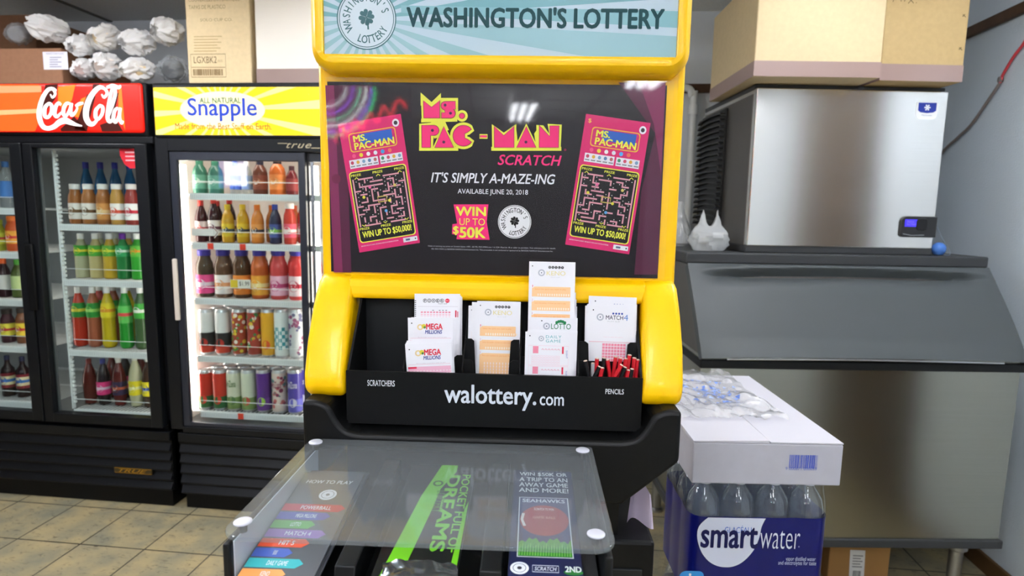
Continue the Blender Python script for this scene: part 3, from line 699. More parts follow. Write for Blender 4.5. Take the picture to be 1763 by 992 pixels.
for i, (dx, dy) in enumerate(((6, 0), (9, 0), (12, -1))): slip('mega', 741+dx, 547+dy, .050+.0016*i, .0815, ('first', 'second', 'third')[i]+' blank edged slip fanned out behind the upright red and blue slip', -.5, plain=True)
slip('mega', 737, 591, .019, .0815, 'tilted white slip with pink grid and red heading, at the front lip', -4, lean=3)
for i in range(3): slip('mega', 738+i, 589-i*2, .0205+.0015*i, .0815, ('first', 'second', 'third')[i]+' slip packed behind the tilted front slip with pink grid', -4, lean=3, plain=True)
slip('keno', 859, 519, .060, .0785, 'white slip with three orange boxes standing in the second pocket', 0)
for i in range(2): slip('keno', 850-i*6, 521+i*6, .0625+.002*i, .0785, ('slip peeking out just behind', 'slip peeking out furthest behind')[i]+' the orange boxed slip in the second pocket', 0, plain=i == 0)
slip('keno', 951, 451, .072, .083, 'tallest white slip with orange boxes rising over the yellow rim', 0, length=.30)
for i, (dx, dy) in enumerate(((1, 52), (2.2, 64), (3.4, 76))): slip('keno', 951+dx, 451+dy, .0745+.002*i, .083, ('first', 'second', 'third')[i]+' lower slip fanned behind the tallest orange boxed slip', 0, plain=True, length=.26)
slip('lotto', 954, 547, .048, .0835, 'white slip with a green heading between tall slip and front slip', 0)
slip('lotto', 950, 549, .051, .0835, 'plain white slip edge just behind the green headed slip', -1, plain=True)
slip('daily', 946, 572, .020, .0835, 'white slip with teal heading and pink panels at the front lip', 0, lean=4)
for i in range(3): slip('daily', 949+i*2, 571-i, .0215+.002*i, .0835, ('first', 'second', 'third')[i]+' slip fanned out behind the front slip with teal heading', .6, lean=4, plain=True)
slip('match', 1053, 526, .060, .0885, 'white slip with dark heading and blue numeral above the pencils', .6, lean=6)
slip('match', 1055, 511, .072, .086, 'higher white slip half hidden behind the one with blue numeral', 1, lean=6)
for i in range(2): slip('match', 1050+i*4, 527-i*3, .064+.002*i, .0885, ('first', 'second')[i]+' plain slip sandwiched behind the slip with blue numeral', -.5, lean=6, plain=True)

# ================================================================== golf pencils in the last pocket
REDB, BLKB = mat('c4202b', .35), mat('17181a', .35)
def pencil(px, py, y, col, ang, label, length=.088, point=False, fwd=0):
    m = MB(); t = KF.at(px, py, y)
    b = {'r': REDB, 'k': BLKB, 'w': mat('b9bcc0', .5)}[col]
    m.lathe([(.0036, 0), (.0036, length)], b, 6)
    R = Matrix.Rotation(KF.a, 4, 'Z') @ Matrix.Rotation(math.radians(ang), 4, 'Y') @ Matrix.Rotation(math.radians(-fwd), 4, 'X')
    tip = R @ Vector((0, 0, length)); loc = KF.wor(t.x, t.y, t.z)-tip
    r = thing('pencil', label, 'pencil', loc, 0, 'pencils in the corner pocket'); r.rotation_euler = R.to_euler()
    m.build('barrel', r)
    e = MB()
    if point: e.lathe([(.0036, length), (.0008, length+.011), (0, length+.012)], [mat('cfae7c', .6), mat('222222')], 6)
    else: e.lathe([(.0037, length), (.0034, length+.0012), (.0012, length+.0016), (0, length+.0010)], mat('cbb3a4', .6), 6)
    e.build('wood_end', r)
PEN = [(1028, 618, 'r', 3), (1040, 617, 'k', 4), (1046, 620, 'r', -10), (1060, 615, 'r', 4), (1068, 617, 'r', 2), (1078, 618, 'r', 8), (1084, 612, 'r', 6), (1092, 617, 'r', 2), (1098, 620, 'r', 3), (1021, 626, 'w', 0),
       (1037, 634, 'r', 10), (1070, 629, 'r', 28), (1082, 638, 'r', 8), (1088, 636, 'k', 6), (1008, 622, 'k', -14), (1032, 632, 'k', 24), (1076, 633, 'k', 20)]
for i, (x, y, c_, a) in enumerate(PEN):
    nm = {'r': 'red', 'k': 'black', 'w': 'grey'}[c_]
    yy = .026 if i < 10 else .012
    cnt = sum(1 for p in PEN[:i] if p[2] == c_)
    where = 'back row of the pocket' if i < 10 else 'front lip of the pocket'
    lab = {'w': 'short grey pencil standing beside red ones near the slip stack'}.get(c_, '%s golf pencil, %s %s one from the slip stack, %s' % (nm, ORD[sum(1 for p in PEN if p[2] == c_ and p[0] < x and (PEN.index(p) < 10) == (i < 10))], nm, where))
    pencil(x, y, yy, c_, a, lab, .088 if i < 10 else .078, point=False)

# ================================================================== brochures in the trough
def flat(px0, py0, px1, py1, px2, py2, px3, py3, z): return [KF.atz(a, b, z) for a, b in ((px0, py0), (px1, py1), (px2, py2), (px3, py3))]
def brochure(name, label, cat, x, yb, w, length, zb, drop, fn, base, thick=.003, yaw=0, parts=None):
    """rests in the trough: far end at (x, yb, zb), runs towards the camera and drops by DROP"""
    ang = math.atan2(drop, length); m = MB()
    m.box(-w/2, w/2, -length, 0, -thick, 0, base, .0006, 1)
    fn(m, lambda u, v, h: (u, v, h+.0002))
    o = m.build(name, None, KF.wor(x, yb, zb), 0, smooth=0)
    o.rotation_euler = (Matrix.Rotation(KF.a, 4, 'Z') @ Matrix.Rotation(yaw, 4, 'Z') @ Matrix.Rotation(ang, 4, 'X')).to_euler()
    return tag(o, label, cat)
def d_how(heads):
    def f(m, P):
        m.gtext(P, 'HOW TO PLAY', -.036, -.030, .036, -.021, .0002, mat('d9d9dc'), bold=.03, shear=.15)
        m.gdisc(P, .008, -.058, .013, .0002, W_, 24); m.gring(P, .008, -.058, .0085, .0095, .0004, mat('8a8a90')); m.gdisc(P, .008, -.058, .003, .0004, mat('77777d'), 10)
        tabs = [('c92a3c', 'POWERBALL'), ('4a4ea8', 'MEGA MILLIONS'), ('5fae4a', 'LOTTO'), ('9a6ab4', 'MATCH 4'), ('ea5a3a', 'HIT 5'), ('4f66b8', 'MEGA MILLIONS'), ('3fb0b4', 'DAILY GAME'), ('f2a05a', 'KENO'), ('b04a7a', 'SCRATCH'), ('6a8ac4', 'RAFFLE')]
        z = -.082
        for i, (c_, t) in enumerate(tabs):
            x1 = .036-.012*(i % 3)-.003*i; m.gpoly(P, [(-.046, z), (-.046, z-.0165), (x1, z-.0165), (x1+.008, z-.008), (x1, z)], .0002, mat(c_, .45)); m.gtext(P, t, -.02, z-.0125, x1-.012, z-.004, .0004, mat('e9eef2'), bold=.02); z -= .019
    return f
brochure('brochure', 'grey how-to-play brochure with coloured arrow tabs lying on top', 'brochure', -.239, -.112, .094, .30, 1.081, .040, d_how(0), mat('55565a', .35, coat=.3))
brochure('brochure', 'lower how-to-play brochure showing only its heading behind the top one', 'brochure', -.236, -.094, .094, .30, 1.0765, .040, d_how(1), mat('4e4f54', .35, coat=.3))
def d_green(m, P):
    g = mat('6fbf1f', .35, coat=.4)
    m.gpoly(P, [(-.046, -.30), (-.020, -.30), (.000, -.12), (.004, -.07), (.022, -.02), (.022, .0), (-.004, .0), (-.022, -.09)], .0004, g)
    m.gpoly(P, [(.040, -.30), (.050, -.30), (.050, -.10), (.046, -.12)], .0004, g)
    def V(x0, x1, y0, y1): return lambda u, v, h: P(x0+(x1-x0)*v, y0+(y1-y0)*u, h)
    m.gtext(V(.030, .010, -.030, -.215), 'DREAMS', 0, 1, 1, 0, .0006, g, bold=.05); m.gtext(V(.046, .033, -.028, -.215), 'POCKET FULL OF', 0, 1, 1, 0, .0006, g, bold=.03)
    m.gring(P, -.002, -.055, .005, .008, .0006, mat('2f5a10')); 
    m.gtext(V(.014, .0, -.075, -.13), 'LOTTERY', 0, 1, 1, 0, .0007, mat('3f7f14'), bold=.02)
brochure('flyer', 'black and lime green flyer with large sideways lettering inside the middle pocket', 'flyer', -.070, -.075, .104, .33, 1.083, .034, d_green, mat('121413', .3, coat=.5))
def d_ball(m, P):
    m.gpoly(P, rrect(-.044, -.30, .044, .0, .002), .0002, mat('1c2148', .4))
    for i, t in enumerate(('WIN $50K OR', 'A TRIP TO AN', 'AWAY GAME', 'AND MORE!')): m.gtext(P, t, -.037, -.018-.0155*i, .038, -.006-.0155*i, .0005, mat('d5dade'), bold=.03)
    m.gpoly(P, [(-.036, -.215), (.036, -.215), (.036, -.078), (-.036, -.078)], .0004, mat('d9dde2')); m.gpoly(P, [(-.0345, -.2135), (.0345, -.2135), (.0345, -.0795), (-.0345, -.0795)], .0006, mat('262c60', .4))
    m.gtext(P, 'SEAHAWKS', -.031, -.092, .031, -.083, .0008, mat('d5dae4'), bold=.03)
    q = [(.034*math.cos(t), -.135+.036*math.sin(t)*(1 if abs(math.sin(t)) < 2 else 1)) for t in [i*math.pi/16 for i in range(32)]]
    m.gpoly(P, q, .0008, mat('9e2a2a', .35)); m.gline(P, [(-.029, -.120), (-.031, -.135), (-.027, -.15)], .004, .001, mat('e0d6d0'))
    m.gtext(P, 'SCRATCH TO WIN', -.014, -.112, .014, -.106, .001, mat('e5dede')); m.gtext(P, 'GAME BALL', -.016, -.132, .016, -.126, .001, mat('d09a94'))
    q = [(-.0345, -.2135), (.0345, -.2135), (.0345, -.178)]+[(.0345-.0046*i, -.178-.006*((i % 2))-.004*math.sin(i)) for i in range(1, 16)]; m.gpoly(P, q, .0012, mat('4c9a35', .5))
    for i in range(40): u = -.033+.0017*i; m.gline(P, [(u, -.213), (u+.001, -.192-.004*math.sin(i*2.1))], .0008, .0014, mat('2f7a22' if i % 2 else '7fc45a'))
    m.gdisc(P, -.032, -.236, .0115, .0004, W_, 24); m.gring(P, -.032, -.236, .0075, .0083, .0006, mat('555560')); m.gdisc(P, -.032, -.236, .003, .0006, mat('33333a'), 10)
    m.gbox(P, -.016, -.242, .016, -.230, .0012, .0004, mat('c9ccd8')); m.gtext(P, 'SCRATCH', -.0135, -.2395, .0135, -.2325, .0004, mat('d9dce6'), shear=.2, bold=.02)
    m.gdisc(P, .034, -.241, .012, .0004, mat('2d7a33'), 20, .005); m.gtext(P, '2ND', .024, -.241, .044, -.230, .0006, mat('dfe6e2'), bold=.06)
brochure('flyer', 'navy flyer with red football on green grass in the end pocket', 'flyer', .090, -.085, .092, .33, 1.083, .028, d_ball, mat('171b3c', .35, coat=.4))
brochure('card', 'dark grey blank card tucked beneath the navy football flyer', 'card', .118, -.10, .075, .30, 1.077, .032, lambda m, P: None, mat('2b2b2d', .45))
# glossy pouch over the front half of the green flyer
rg = random.Random(4); pc = mat('5a5d60', .16, metal=.7, coat=1, bump=.9, bump_scale=16)
pm = MB()
def pouch(u, v):
    x = -.046+.092*u; y = -.245-.095*v; return (x+.004*math.sin(9*v), y, .003+.006*math.sin(math.pi*u)*(1+.5*noise.noise((u*4, v*5, 1)))+.004*noise.noise((u*7, v*7, 4)))
pm.grid(pouch, 16, 16, pc); pm.grid(lambda u, v: tuple(pouch(u, v)[i]-(.002 if i == 2 else 0) for i in range(3)), 16, 16, pc)
o = pm.build('plastic_pouch', None, KF.wor(-.066, -.075, 1.0858), 0, smooth=80)
o.rotation_euler = (Matrix.Rotation(KF.a, 4, 'Z') @ Matrix.Rotation(math.atan2(.034, .33), 4, 'X')).to_euler()
tag(o, 'shiny wrinkled black plastic pouch lying over the lime green flyer', 'pouch')

# ================================================================== drink coolers
YC = 2.60                                     # plane of the cooler doors
BLK = mat('0e1013', .35, spec=.25); BLK2 = mat('08090a', .45, spec=.2); LINER_D = mat('a4a7aa', .45); LINER_W = mat('f4ece6', .5); WIRE = mat('eef0f0', .35)
GLASS = clear('cooler_glass', tint='eef3f2', rough=.01, refl=.8, ior=1.45)
def cooler_body(root, x0, x1, zt, yb, liner, zi0, zi1):
    m = MB(); t = .03; y0 = YC+.035
    m.box(x0, x0+t, y0, yb, .10, zt, BLK); m.box(x1-t, x1, y0, yb, .10, zt, BLK); m.box(x0, x1, yb-.06, yb, .10, zt, BLK)
    m.box(x0, x1, y0, yb, zi1+.01, zt, BLK); m.box(x0, x1, y0, yb, .10, zi0-.01, BLK); m.box(x0+.03, x1-.03, YC+.04, yb-.05, .0, .10, BLK2)
    m.box(x0, x1, YC+.004, y0+.01, 1.768, 1.800, BLK, .004)
    m.build('cabinet', root)
    l = MB(); a, b = x0+t, x1-t
    l.box(a, a+.004, y0, yb-.06, zi0, zi1, liner); l.box(b-.004, b, y0, yb-.06, zi0, zi1, liner); l.box(a, b, yb-.066, yb-.06, zi0, zi1, liner); l.box(a, b, y0, yb-.06, zi1, zi1+.01, liner); l.box(a, b, y0, yb-.06, zi0-.01, zi0, mat('6d6f70', .5))
    l.build('liner', root)
def grille(root, x0, x1, z0, z1, name='grille'):
    m = MB(); m.box(x0, x1, YC+.012, YC+.035, z0, z1, BLK2)
    n = 5; h = (z1-z0-.05)/n
    m.box(x0, x1, YC-.002, YC+.02, z1-.045, z1, BLK, .004)
    for i in range(n):
        z = z0+i*h; m.prism([(YC+.016, z+.004), (YC-.004, z+.004), (YC-.004, z+.010), (YC+.014, z+h-.006), (YC+.016, z+h-.006)], 'x', x0+.004, x1-.004, BLK, .001, 1)
    return m.build(name, root)
def shelf(root, x0, x1, z, y0, y1, tags=()):
    m = MB(); xl = x0+(.062 if x0 > -1.9 else 0); m.box(xl, x1, y0-.006, y0, z-.028, z+.002, WIRE)
    n = int((x1-x0)/.02)
    for i in range(n+1): x = x0+.002+(x1-x0-.004)*i/n; m.box(x-.0015, x+.0015, y0, y1, z-.003, z, WIRE)
    for y in (y0+.02, (y0+y1)/2, y1-.01): m.box(x0, x1, y-.003, y+.003, z-.009, z-.003, WIRE)
    for i in range(n*2): x = xl+.004+(x1-xl-.008)*i/(n*2); m.box(x, x+.0035, y0-.0068, y0-.0055, z-.022, z-.004, mat('d4d6d8', .4))
    for x in tags: m.box(x-.014, x+.014, y0-.009, y0-.006, z-.027, z+.001, mat('e2442e', .5))
    s = m.build('shelf', root); s['label'] = 'white wire shelf'
    for j in range(int((x1-x0)/.075)):       # bottle guide wires at the front
        pass
    MB().tube([(xl, y0-.002, z+.055), (x1, y0-.002, z+.055)], .0016, WIRE, 6).build('guide_wire', s)
    return s
def strip_lamp(root, x, y, z0, z1, power=1.0):
    MB().box(x-.012, x+.012, y-.006, y+.006, z0, z1, mat('fff0e6', .5, emit=COOLER_LAMP*power)).build('strip_lamp', root)
def door_frame(m, x0, x1, z0, z1, gx0, gx1, gz0, gz1, y0, y1, mt):
    m.box(x0, gx0, y0, y1, z0, z1, mt, .004); m.box(gx1, x1, y0, y1, z0, z1, mt, .004); m.box(gx0-.004, gx1+.004, y0, y1, gz1, z1, mt, .004); m.box(gx0-.004, gx1+.004, y0, y1, z0, gz0, mt, .004)

# ---- red-signed swing-door cooler
CX0, CX1 = -3.285, -1.935
CK = thing('drink_cooler', 'black two-door swing glass cooler with a red lit sign, full of bottles', 'drinks cooler', (0, 0, 0))
cooler_body(CK, CX0, CX1, 2.038, 3.38, LINER_D, .46, 1.755)
sg = MB()
RED, RED2 = mat('e01f12', .3, emit=SIGN), mat('f2551c', .3, emit=SIGN)
sg.box(CX0+.005, CX1-.012, YC-.005, YC+.06, 1.80, 2.036, BLK, .01)
sg.box(CX0+.02, CX1-.028, YC-.018, YC, 1.815, 2.030, RED, .012, 3)
P = face_y(YC-.018)
def cp(px, py): p = W0.at(px, py, YC-.018); return p.x, p.z
def cl(pts, h, m): sg.gpoly(P, clip(pts, CX0+.02, 1.818, CX1-.03, 2.027), h, m)
cl([(CX0+.02, 1.818), (-2.5, 1.818), (-2.44, 1.92), (-2.46, 2.027), (CX0+.02, 2.027)], .0004, RED2)
cl([(-2.9, 1.88), (-2.46, 1.9), (-2.46, 1.918), (-2.9, 1.905)], .0006, mat('f79a6a', .3, emit=SIGN)); cl([(-2.9, 1.985), (-2.45, 1.992), (-2.45, 2.02), (-2.9, 2.02)], .0006, mat('f58a60', .3, emit=SIGN))
DK, AMB = mat('3c1008', .3, emit=SIGN*.6), mat('f0731c', .3, emit=SIGN)
for pts in ([(78, 146), (100, 144), (96, 170), (80, 190), (66, 198)], [(150, 162), (165, 165), (150, 226), (128, 222)], [(160, 145), (172, 144), (168, 160), (158, 160)], [(196, 158), (205, 160), (196, 200), (186, 210)], [(104, 222), (128, 200), (150, 226), (106, 227)], [(172, 215), (200, 205), (212, 226), (176, 227)]): cl([cp(*p) for p in pts], .0008, DK)
for pts in ([(100, 150), (130, 146), (124, 172), (112, 190), (100, 180)], [(140, 170), (152, 165), (140, 205), (128, 200)], [(204, 150), (209, 150), (216, 226), (204, 190)], [(118, 215), (132, 205), (126, 226)]): cl([cp(*p) for p in pts], .0006, AMB)
WS = mat('fbf6f2', .4, emit=SIGN*1.2)
def script(pts, ws):                          # zoomed tracing -> sign, ribbon of changing width
    q = smooth_path([(x/3.265, y/3.265, w*1.3/3.265) for (x, y), w in zip(pts, ws)], 6)
    uv = [cp(a, b) for a, b, _ in q]; k = (cp(100, 180)[0]-cp(99, 180)[0])
    sg.gline(P, uv, [w*k for *_, w in q], .0012, WS)
script([(318, 512), (300, 500), (272, 505), (244, 545), (226, 600), (222, 655), (238, 705), (268, 722), (305, 712), (335, 688), (368, 678), (400, 690), (432, 702), (462, 708)], [8, 12, 14, 17, 20, 22, 20, 16, 18, 22, 24, 18, 10, 4])
script([(300, 500), (312, 528), (296, 548), (284, 530)], [12, 10, 8, 5])
script([(274, 582), (254, 606), (252, 648), (270, 660), (290, 632), (292, 596), (276, 582), (262, 596)], [10, 16, 17, 12, 14, 15, 11, 8])
script([(344, 590), (330, 580), (314, 602), (308, 640), (322, 656), (346, 632)], [9, 12, 15, 16, 12, 7])
script([(396, 584), (376, 582), (360, 608), (358, 642), (374, 650), (394, 616), (402, 582)], [9, 12, 15, 15, 11, 12, 9])
script([(404, 580), (398, 618), (404, 648), (424, 632), (438, 604)], [13, 15, 13, 10, 6])
script([(426, 598), (448, 584), (470, 580)], [10, 12, 8])
script([(592, 500), (560, 492), (520, 530), (492, 590), (484, 650), (500, 690), (526, 696), (556, 664)], [10, 16, 20, 24, 24, 22, 15, 8])
script([(592, 500), (604, 524), (586, 548), (572, 530)], [12, 12, 9, 5])
script([(560, 596), (540, 622), (540, 660), (556, 668), (576, 638), (578, 604), (560, 594), (548, 610)], [10, 15, 16, 11, 13, 14, 10, 8])
script([(604, 672), (630, 600), (648, 530), (646, 500), (630, 506), (614, 580), (606, 660), (620, 684), (640, 664)], [7, 12, 14, 11, 12, 15, 17, 14, 8])
script([(664, 606), (646, 624), (638, 668), (652, 686), (670, 650), (676, 612)], [9, 13, 15, 12, 12, 9])
script([(678, 606), (672, 656), (684, 692), (694, 680)], [12, 14, 12, 6])
script([(600, 492), (634, 484), (668, 492), (680, 480)], [8, 16, 13, 5])
sg.build('lit_sign', CK)
def swing_door(x0, x1, hinge_label, sticker=False):
    gx0, gx1 = x0+.047, x1-.060
    d = MB(); door_frame(d, x0, x1, .425, 1.765, gx0, gx1, .470, 1.744, YC-.018, YC+.03, BLK)
    if sticker:
        P = face_y(YC+.004)
        d.gpoly(P, [(gx1, 1.744), (gx1-.088, 1.744), (gx1-.086, 1.712), (gx1-.066, 1.674), (gx1-.040, 1.656), (gx1, 1.656)], .001, mat('c8202e', .5)); 
        for i in range(3): d.grect(P, gx1-.06, 1.725-.018*i, gx1-.012, 1.731-.018*i, .0015, mat('e8b9bd', .5))
        d.grect(face_y(YC+.004), gx1-.012, .47, gx1, .51, .001, mat('2a6fb0', .5))
    o = d.build('door', CK)
    g = MB().box(gx0-.003, gx1+.003, YC+.006, YC+.012, .465, 1.748, GLASS); g.build('glass', o)
    gk = MB()
    for a in ((gx0-.002, gx0+.006, .47, 1.744), (gx1-.006, gx1+.002, .47, 1.744)): gk.box(a[0], a[1], YC+.013, YC+.026, a[2], a[3], mat('6f7376', .3, metal=.6))
    gk.build('glass_gasket', o)
    return gx0, gx1
swing_door(-2.575, -1.955, 1, True); swing_door(-3.26, -2.583, 2)
MB().box(-2.60, -2.553, YC-.030, YC-.018, .98, 1.30, BLK2, .008).build('door_handle', CK)
gk = grille(CK, CX0, CX1, .10, .40)
lg = MB(); gold = mat('b98a2c', .35, metal=.7); Pg = face_y(YC-.0045)
lg.box(-2.235, -2.035, YC-.0052, YC-.002, .178, .206, mat('3a2d14', .4)); lg.gtext(face_y(YC-.0052), 'TRUE', -2.21, .183, -2.06, .201, .0004, gold, shear=.4, bold=.02); lg.gbox(face_y(YC-.0052), -2.232, .180, -2.038, .204, .0025, .0004, gold)
lg.build('badge', CK)
MB().box(-2.60, -2.56, YC+.035, YC+.05, .46, 1.755, LINER_D).build('mullion', CK)
strip_lamp(CK, -2.622, YC+.07, .55, 1.70, .7); strip_lamp(CK, -1.985, YC+.05, .50, 1.72, .95)
for z in (1.390, 1.122, .772, .468): shelf(CK, -2.555 if z > 9 else -2.478, -1.99, z, 2.655, 3.28); 
for z in (1.46, 1.246, 1.01, .775, .49): shelf(CK, -3.22, -2.62, z, 2.655, 3.28)
ps = MB()
for i in range(60): ps.box(-2.486, -2.474, 2.66, 2.668, .5+i*.0205, .512+i*.0205, WIRE)
ps.box(-2.492, -2.486, 2.655, 2.672, .47, 1.74, WIRE); ps.build('shelf_standard', CK)

# ---- yellow-signed sliding-door cooler
SX0, SX1 = -1.922, -.72
SN = thing('drink_cooler', 'black sliding-door glass cooler with a yellow lit sign, brightly lit inside', 'drinks cooler', (0, 0, 0))
cooler_body(SN, SX0, SX1, 2.035, 3.38, LINER_W, .44, 1.762)
sg = MB(); YS, CR, CR2 = mat('efd012', .3, emit=SIGN), mat('f3eab4', .3, emit=SIGN), mat('f3e684', .3, emit=SIGN)
sg.box(SX0+.004, SX1-.004, YC-.010, YC+.06, 1.79, 2.033, BLK, .01)
a0 = W0.at(268, 233, YC-.012); X0, X1, Z0, Z1 = SX0+.014, SX1-.014, 1.806, 2.012
P = face_y(YC-.0105); sg.grect(P, X0, Z0, X1, Z1, .0003, YS)
cx, cz = W0.at(385, 190, YC).x, W0.at(385, 190, YC).z
for i in range(24):
    a = math.radians(i*15+3); w = .042
    q = clip([(cx, cz), (cx+1.2*math.cos(a-w), cz+1.2*math.sin(a-w)), (cx+1.2*math.cos(a+w), cz+1.2*math.sin(a+w))], X0, Z0, X1, Z1)
    if len(q) > 2: sg.gpoly(P, q, .0006, CR2)
sg.gpoly(P, [p for p in [(cx+.20*math.cos(t*math.pi/20), cz+.08*math.sin(t*math.pi/20)) for t in range(40)]], .0009, CR)
cx2 = cx+.62
for i in range(18):
    a = math.radians(i*20+8); q = clip([(cx2+.25*math.cos(a), cz+.12*math.sin(a)), (cx2+.9*math.cos(a-.05), cz+.5*math.sin(a-.05)), (cx2+.9*math.cos(a+.05), cz+.5*math.sin(a+.05))], cx+.4, Z0, X1, Z1)
    if len(q) > 2: sg.gpoly(P, q, .0005, CR2)
def sp(px, py): p = W0.at(px, py, YC-.0105); return p.x, p.z
BL = mat('1f3fb0', .4, emit=.15)
u0, v0 = sp(324, 209); u1, v1 = sp(442, 170); sg.gtext(P, 'Snapple', u0, v0, u1, v1+.004, .0014, BL, bold=.03)
u0, v0 = sp(344, 178); u1, v1 = sp(415, 168); sg.gtext(P, 'ALL NATURAL', u0, v0, u1, v1, .0016, mat('2f6a4c', .4), bold=.04)
u0, v0 = sp(302, 223); u1, v1 = sp(468, 212); sg.gtext(P, 'Made from the Best Stuff on Earth.', u0, v0, u1, v1, .0016, mat('b8782c', .4), bold=.03)
sg.build('lit_sign', SN)
fr = MB(); BLU = mat('20242e', .3, spec=.5)
fr.box(SX0, SX0+.062, YC-.004, YC+.04, .42, 1.795, BLK, .003); fr.box(SX1-.06, SX1, YC-.004, YC+.04, .42, 1.795, BLK, .003); fr.box(SX0+.06, SX1-.06, YC-.004, YC+.04, 1.735, 1.795, BLK, .003); fr.box(SX0+.06, SX1-.06, YC-.004, YC+.04, .405, .436, BLK, .003)
Pt = face_y(YC-.004); u0, v0 = sp(492, 255); u1, v1 = sp(535, 248)
CH = mat('b9ad8c', .35, metal=.5)
fr.gtext(Pt, 'true', u0, 1.752, u1, 1.775, .0006, CH, shear=.45, space=1.15); fr.grect(Pt, u0-.04, 1.7705, u0+.004, 1.7735, .0006, CH); fr.grect(Pt, u1-.002, 1.751, u1+.04, 1.754, .0006, CH)
fr.build('front_frame', SN)
def slide_door(x0, x1, y, handle):
    gx0, gx1 = x0+.035, x1-.033; d = MB(); door_frame(d, x0, x1, .436, 1.735, gx0, gx1, .458, 1.694, y, y+.022, BLU)
    o = d.build('sliding_door', SN); MB().box(gx0-.003, gx1+.003, y+.006, y+.011, .455, 1.697, GLASS).build('glass', o)
    if handle: MB().prism(rrect(x0-.006, .955, x0+.016, 1.245, .006), 'y', y-.012, y-.001, mat('cfc6ba', .4), .003).build('door_handle', o)
slide_door(-1.860, -1.215, YC+.002, True); slide_door(-1.245, -.782, YC+.028, False)
MB().box(-1.2, -1.185, YC+.026, YC+.0275, .46, 1.694, mat('9aa0a6', .25, metal=.8)).build('door_edge_strip', SN)
grille(SN, SX0+.03, SX1-.02, .09, .40)
for x in (-1.845, -1.20): strip_lamp(SN, x, YC+.075, .5, 1.68, 1.5)
strip_lamp(SN, -.80, YC+.075, .5, 1.68, 1.5)
MB().box(-1.82, -.84, YC+.055, YC+.075, 1.742, 1.756, mat('fff0e6', .5, emit=COOLER_LAMP)).build('top_lamp', SN)
for z, tg in ((1.547, ()), (1.316, (-1.715, -1.555)), (1.052, ()), (.770, ()), (.492, (-1.6,))): shelf(SN, -1.87, -.80, z, 2.665, 3.28, tg)
st = MB(); P = face_y(2.652)
st.box(-1.80, -1.69, 2.650, 2.652, 1.352, 1.385, mat('e9e4e0', .5)); [st.grect(P, -1.79+.016*q, 1.364, -1.779+.016*q, 1.373, .0004, mat('8a8088')) for q in range(5)]; st.gpoly(P, [(-1.69, 1.34), (-1.665, 1.368), (-1.69, 1.397)], .0, mat('e9e4e0', .5)); st.gline(P, [(-1.692, 1.345), (-1.672, 1.368), (-1.692, 1.392)], .004, .0004, mat('8a3a34'))
# ------------------------------------------------------------------ bottles and cans
def liquid(h): return mat(h, .15, coat=.6, translucent=.35)
CLR = clear('bottle_plastic', tint='eef4f4', haze=.14, rough=.05, refl=1)
PROT = {}
PROFS = {   # (radius fraction, height fraction)
 'tea': [(.80, 0), (1, .02), (1, .55), (.97, .60), (.80, .72), (.50, .83), (.42, .87), (.42, .93)],
 'soda': [(.70, 0), (.98, .03), (1, .10), (.94, .25), (.94, .48), (1, .56), (.98, .64), (.72, .78), (.42, .88), (.38, .94)],
 'jar': [(.88, 0), (1, .03), (1, .62), (.92, .72), (.72, .80), (.66, .86), (.66, .93)],
 'ball': [(.55, 0), (.85, .03), (.80, .10), (.95, .17), (1, .28), (1, .50), (.97, .58), (.80, .72), (.50, .84), (.36, .90), (.34, .95)],
 'wine': [(.95, 0), (1, .02), (1, .60), (.9, .68), (.5, .76), (.36, .82), (.34, .95)],
 'carton': [(.98, 0), (1, .02), (1, .62), (.85, .75), (.50, .86), (.45, .92)],
}
def bottle(shape, H, R, body, cap, lab, lz, accent, label, cat='bottle', loc=(0, 0, 0), group=None, band=None):
    key = (shape, round(H, 3), round(R, 4), body, cap, lab, lz, accent, band)
    if key in PROT: return dup(PROT[key], loc, 0, label, group)
    t = thing('drink_bottle', label, cat, loc, 0, group)
    pr = PROFS[shape]; n = 16
    bm_ = CLR if body == 'clear' else liquid(body)
    MB().lathe([(r*R, z*H) for r, z in pr], bm_, n).build('bottle_body', t, smooth=50)
    rc = pr[-1][0]*R*1.12; zc = pr[-1][1]*H
    MB().lathe([(rc, zc-.012), (rc, H-.002), (rc*.9, H), (0, H)], mat(cap, .4), n).build('cap', t)
    def rad(z):
        f = z/H
        for (r0, z0), (r1, z1) in zip(pr, pr[1:]):
            if z0 <= f <= z1: return (r0+(r1-r0)*(f-z0)/(z1-z0))*R
        return R
    if lab:
        z0, z1 = lz[0]*H, lz[1]*H; m = MB(); k = 5; zs = [z0+(z1-z0)*i/k for i in range(k+1)]
        ms = [mat(lab, .5)]*k
        if accent: ms[2] = mat(accent, .5)
        if band: ms[0] = mat(band, .5); ms[4] = mat(band, .5)
        m.lathe([(max(rad(z) for z in (z0, z1, (z0+z1)/2))+.0006 if shape != 'soda' else rad(z)+.0006, z) for z in zs], ms, n, cap=False)
        if accent:       # a printed patch facing the door
            r = max(rad(z0), rad(z1))+.0012
            W = lambda u, v, h: (r*math.sin(u), -r*math.cos(u), v)
            zc2 = (z0+z1)/2; dz = (z1-z0)*.28
            m.gpoly(W, [(.7*math.cos(a*math.pi/8)-.1, zc2+dz*math.sin(a*math.pi/8)) for a in range(16)], 0, mat(accent, .5))
            for q in range(3): m.gpoly(W, [(-.42+.02*q, zc2+dz*(.3-.35*q)-.0018), (.28-.1*q, zc2+dz*(.3-.35*q)-.0018), (.28-.1*q, zc2+dz*(.3-.35*q)+.0018), (-.42+.02*q, zc2+dz*(.3-.35*q)+.0018)], 0, mat(band or 'f2efe9', .5))
        m.build('label', t, smooth=50)
    PROT[key] = t
    return t
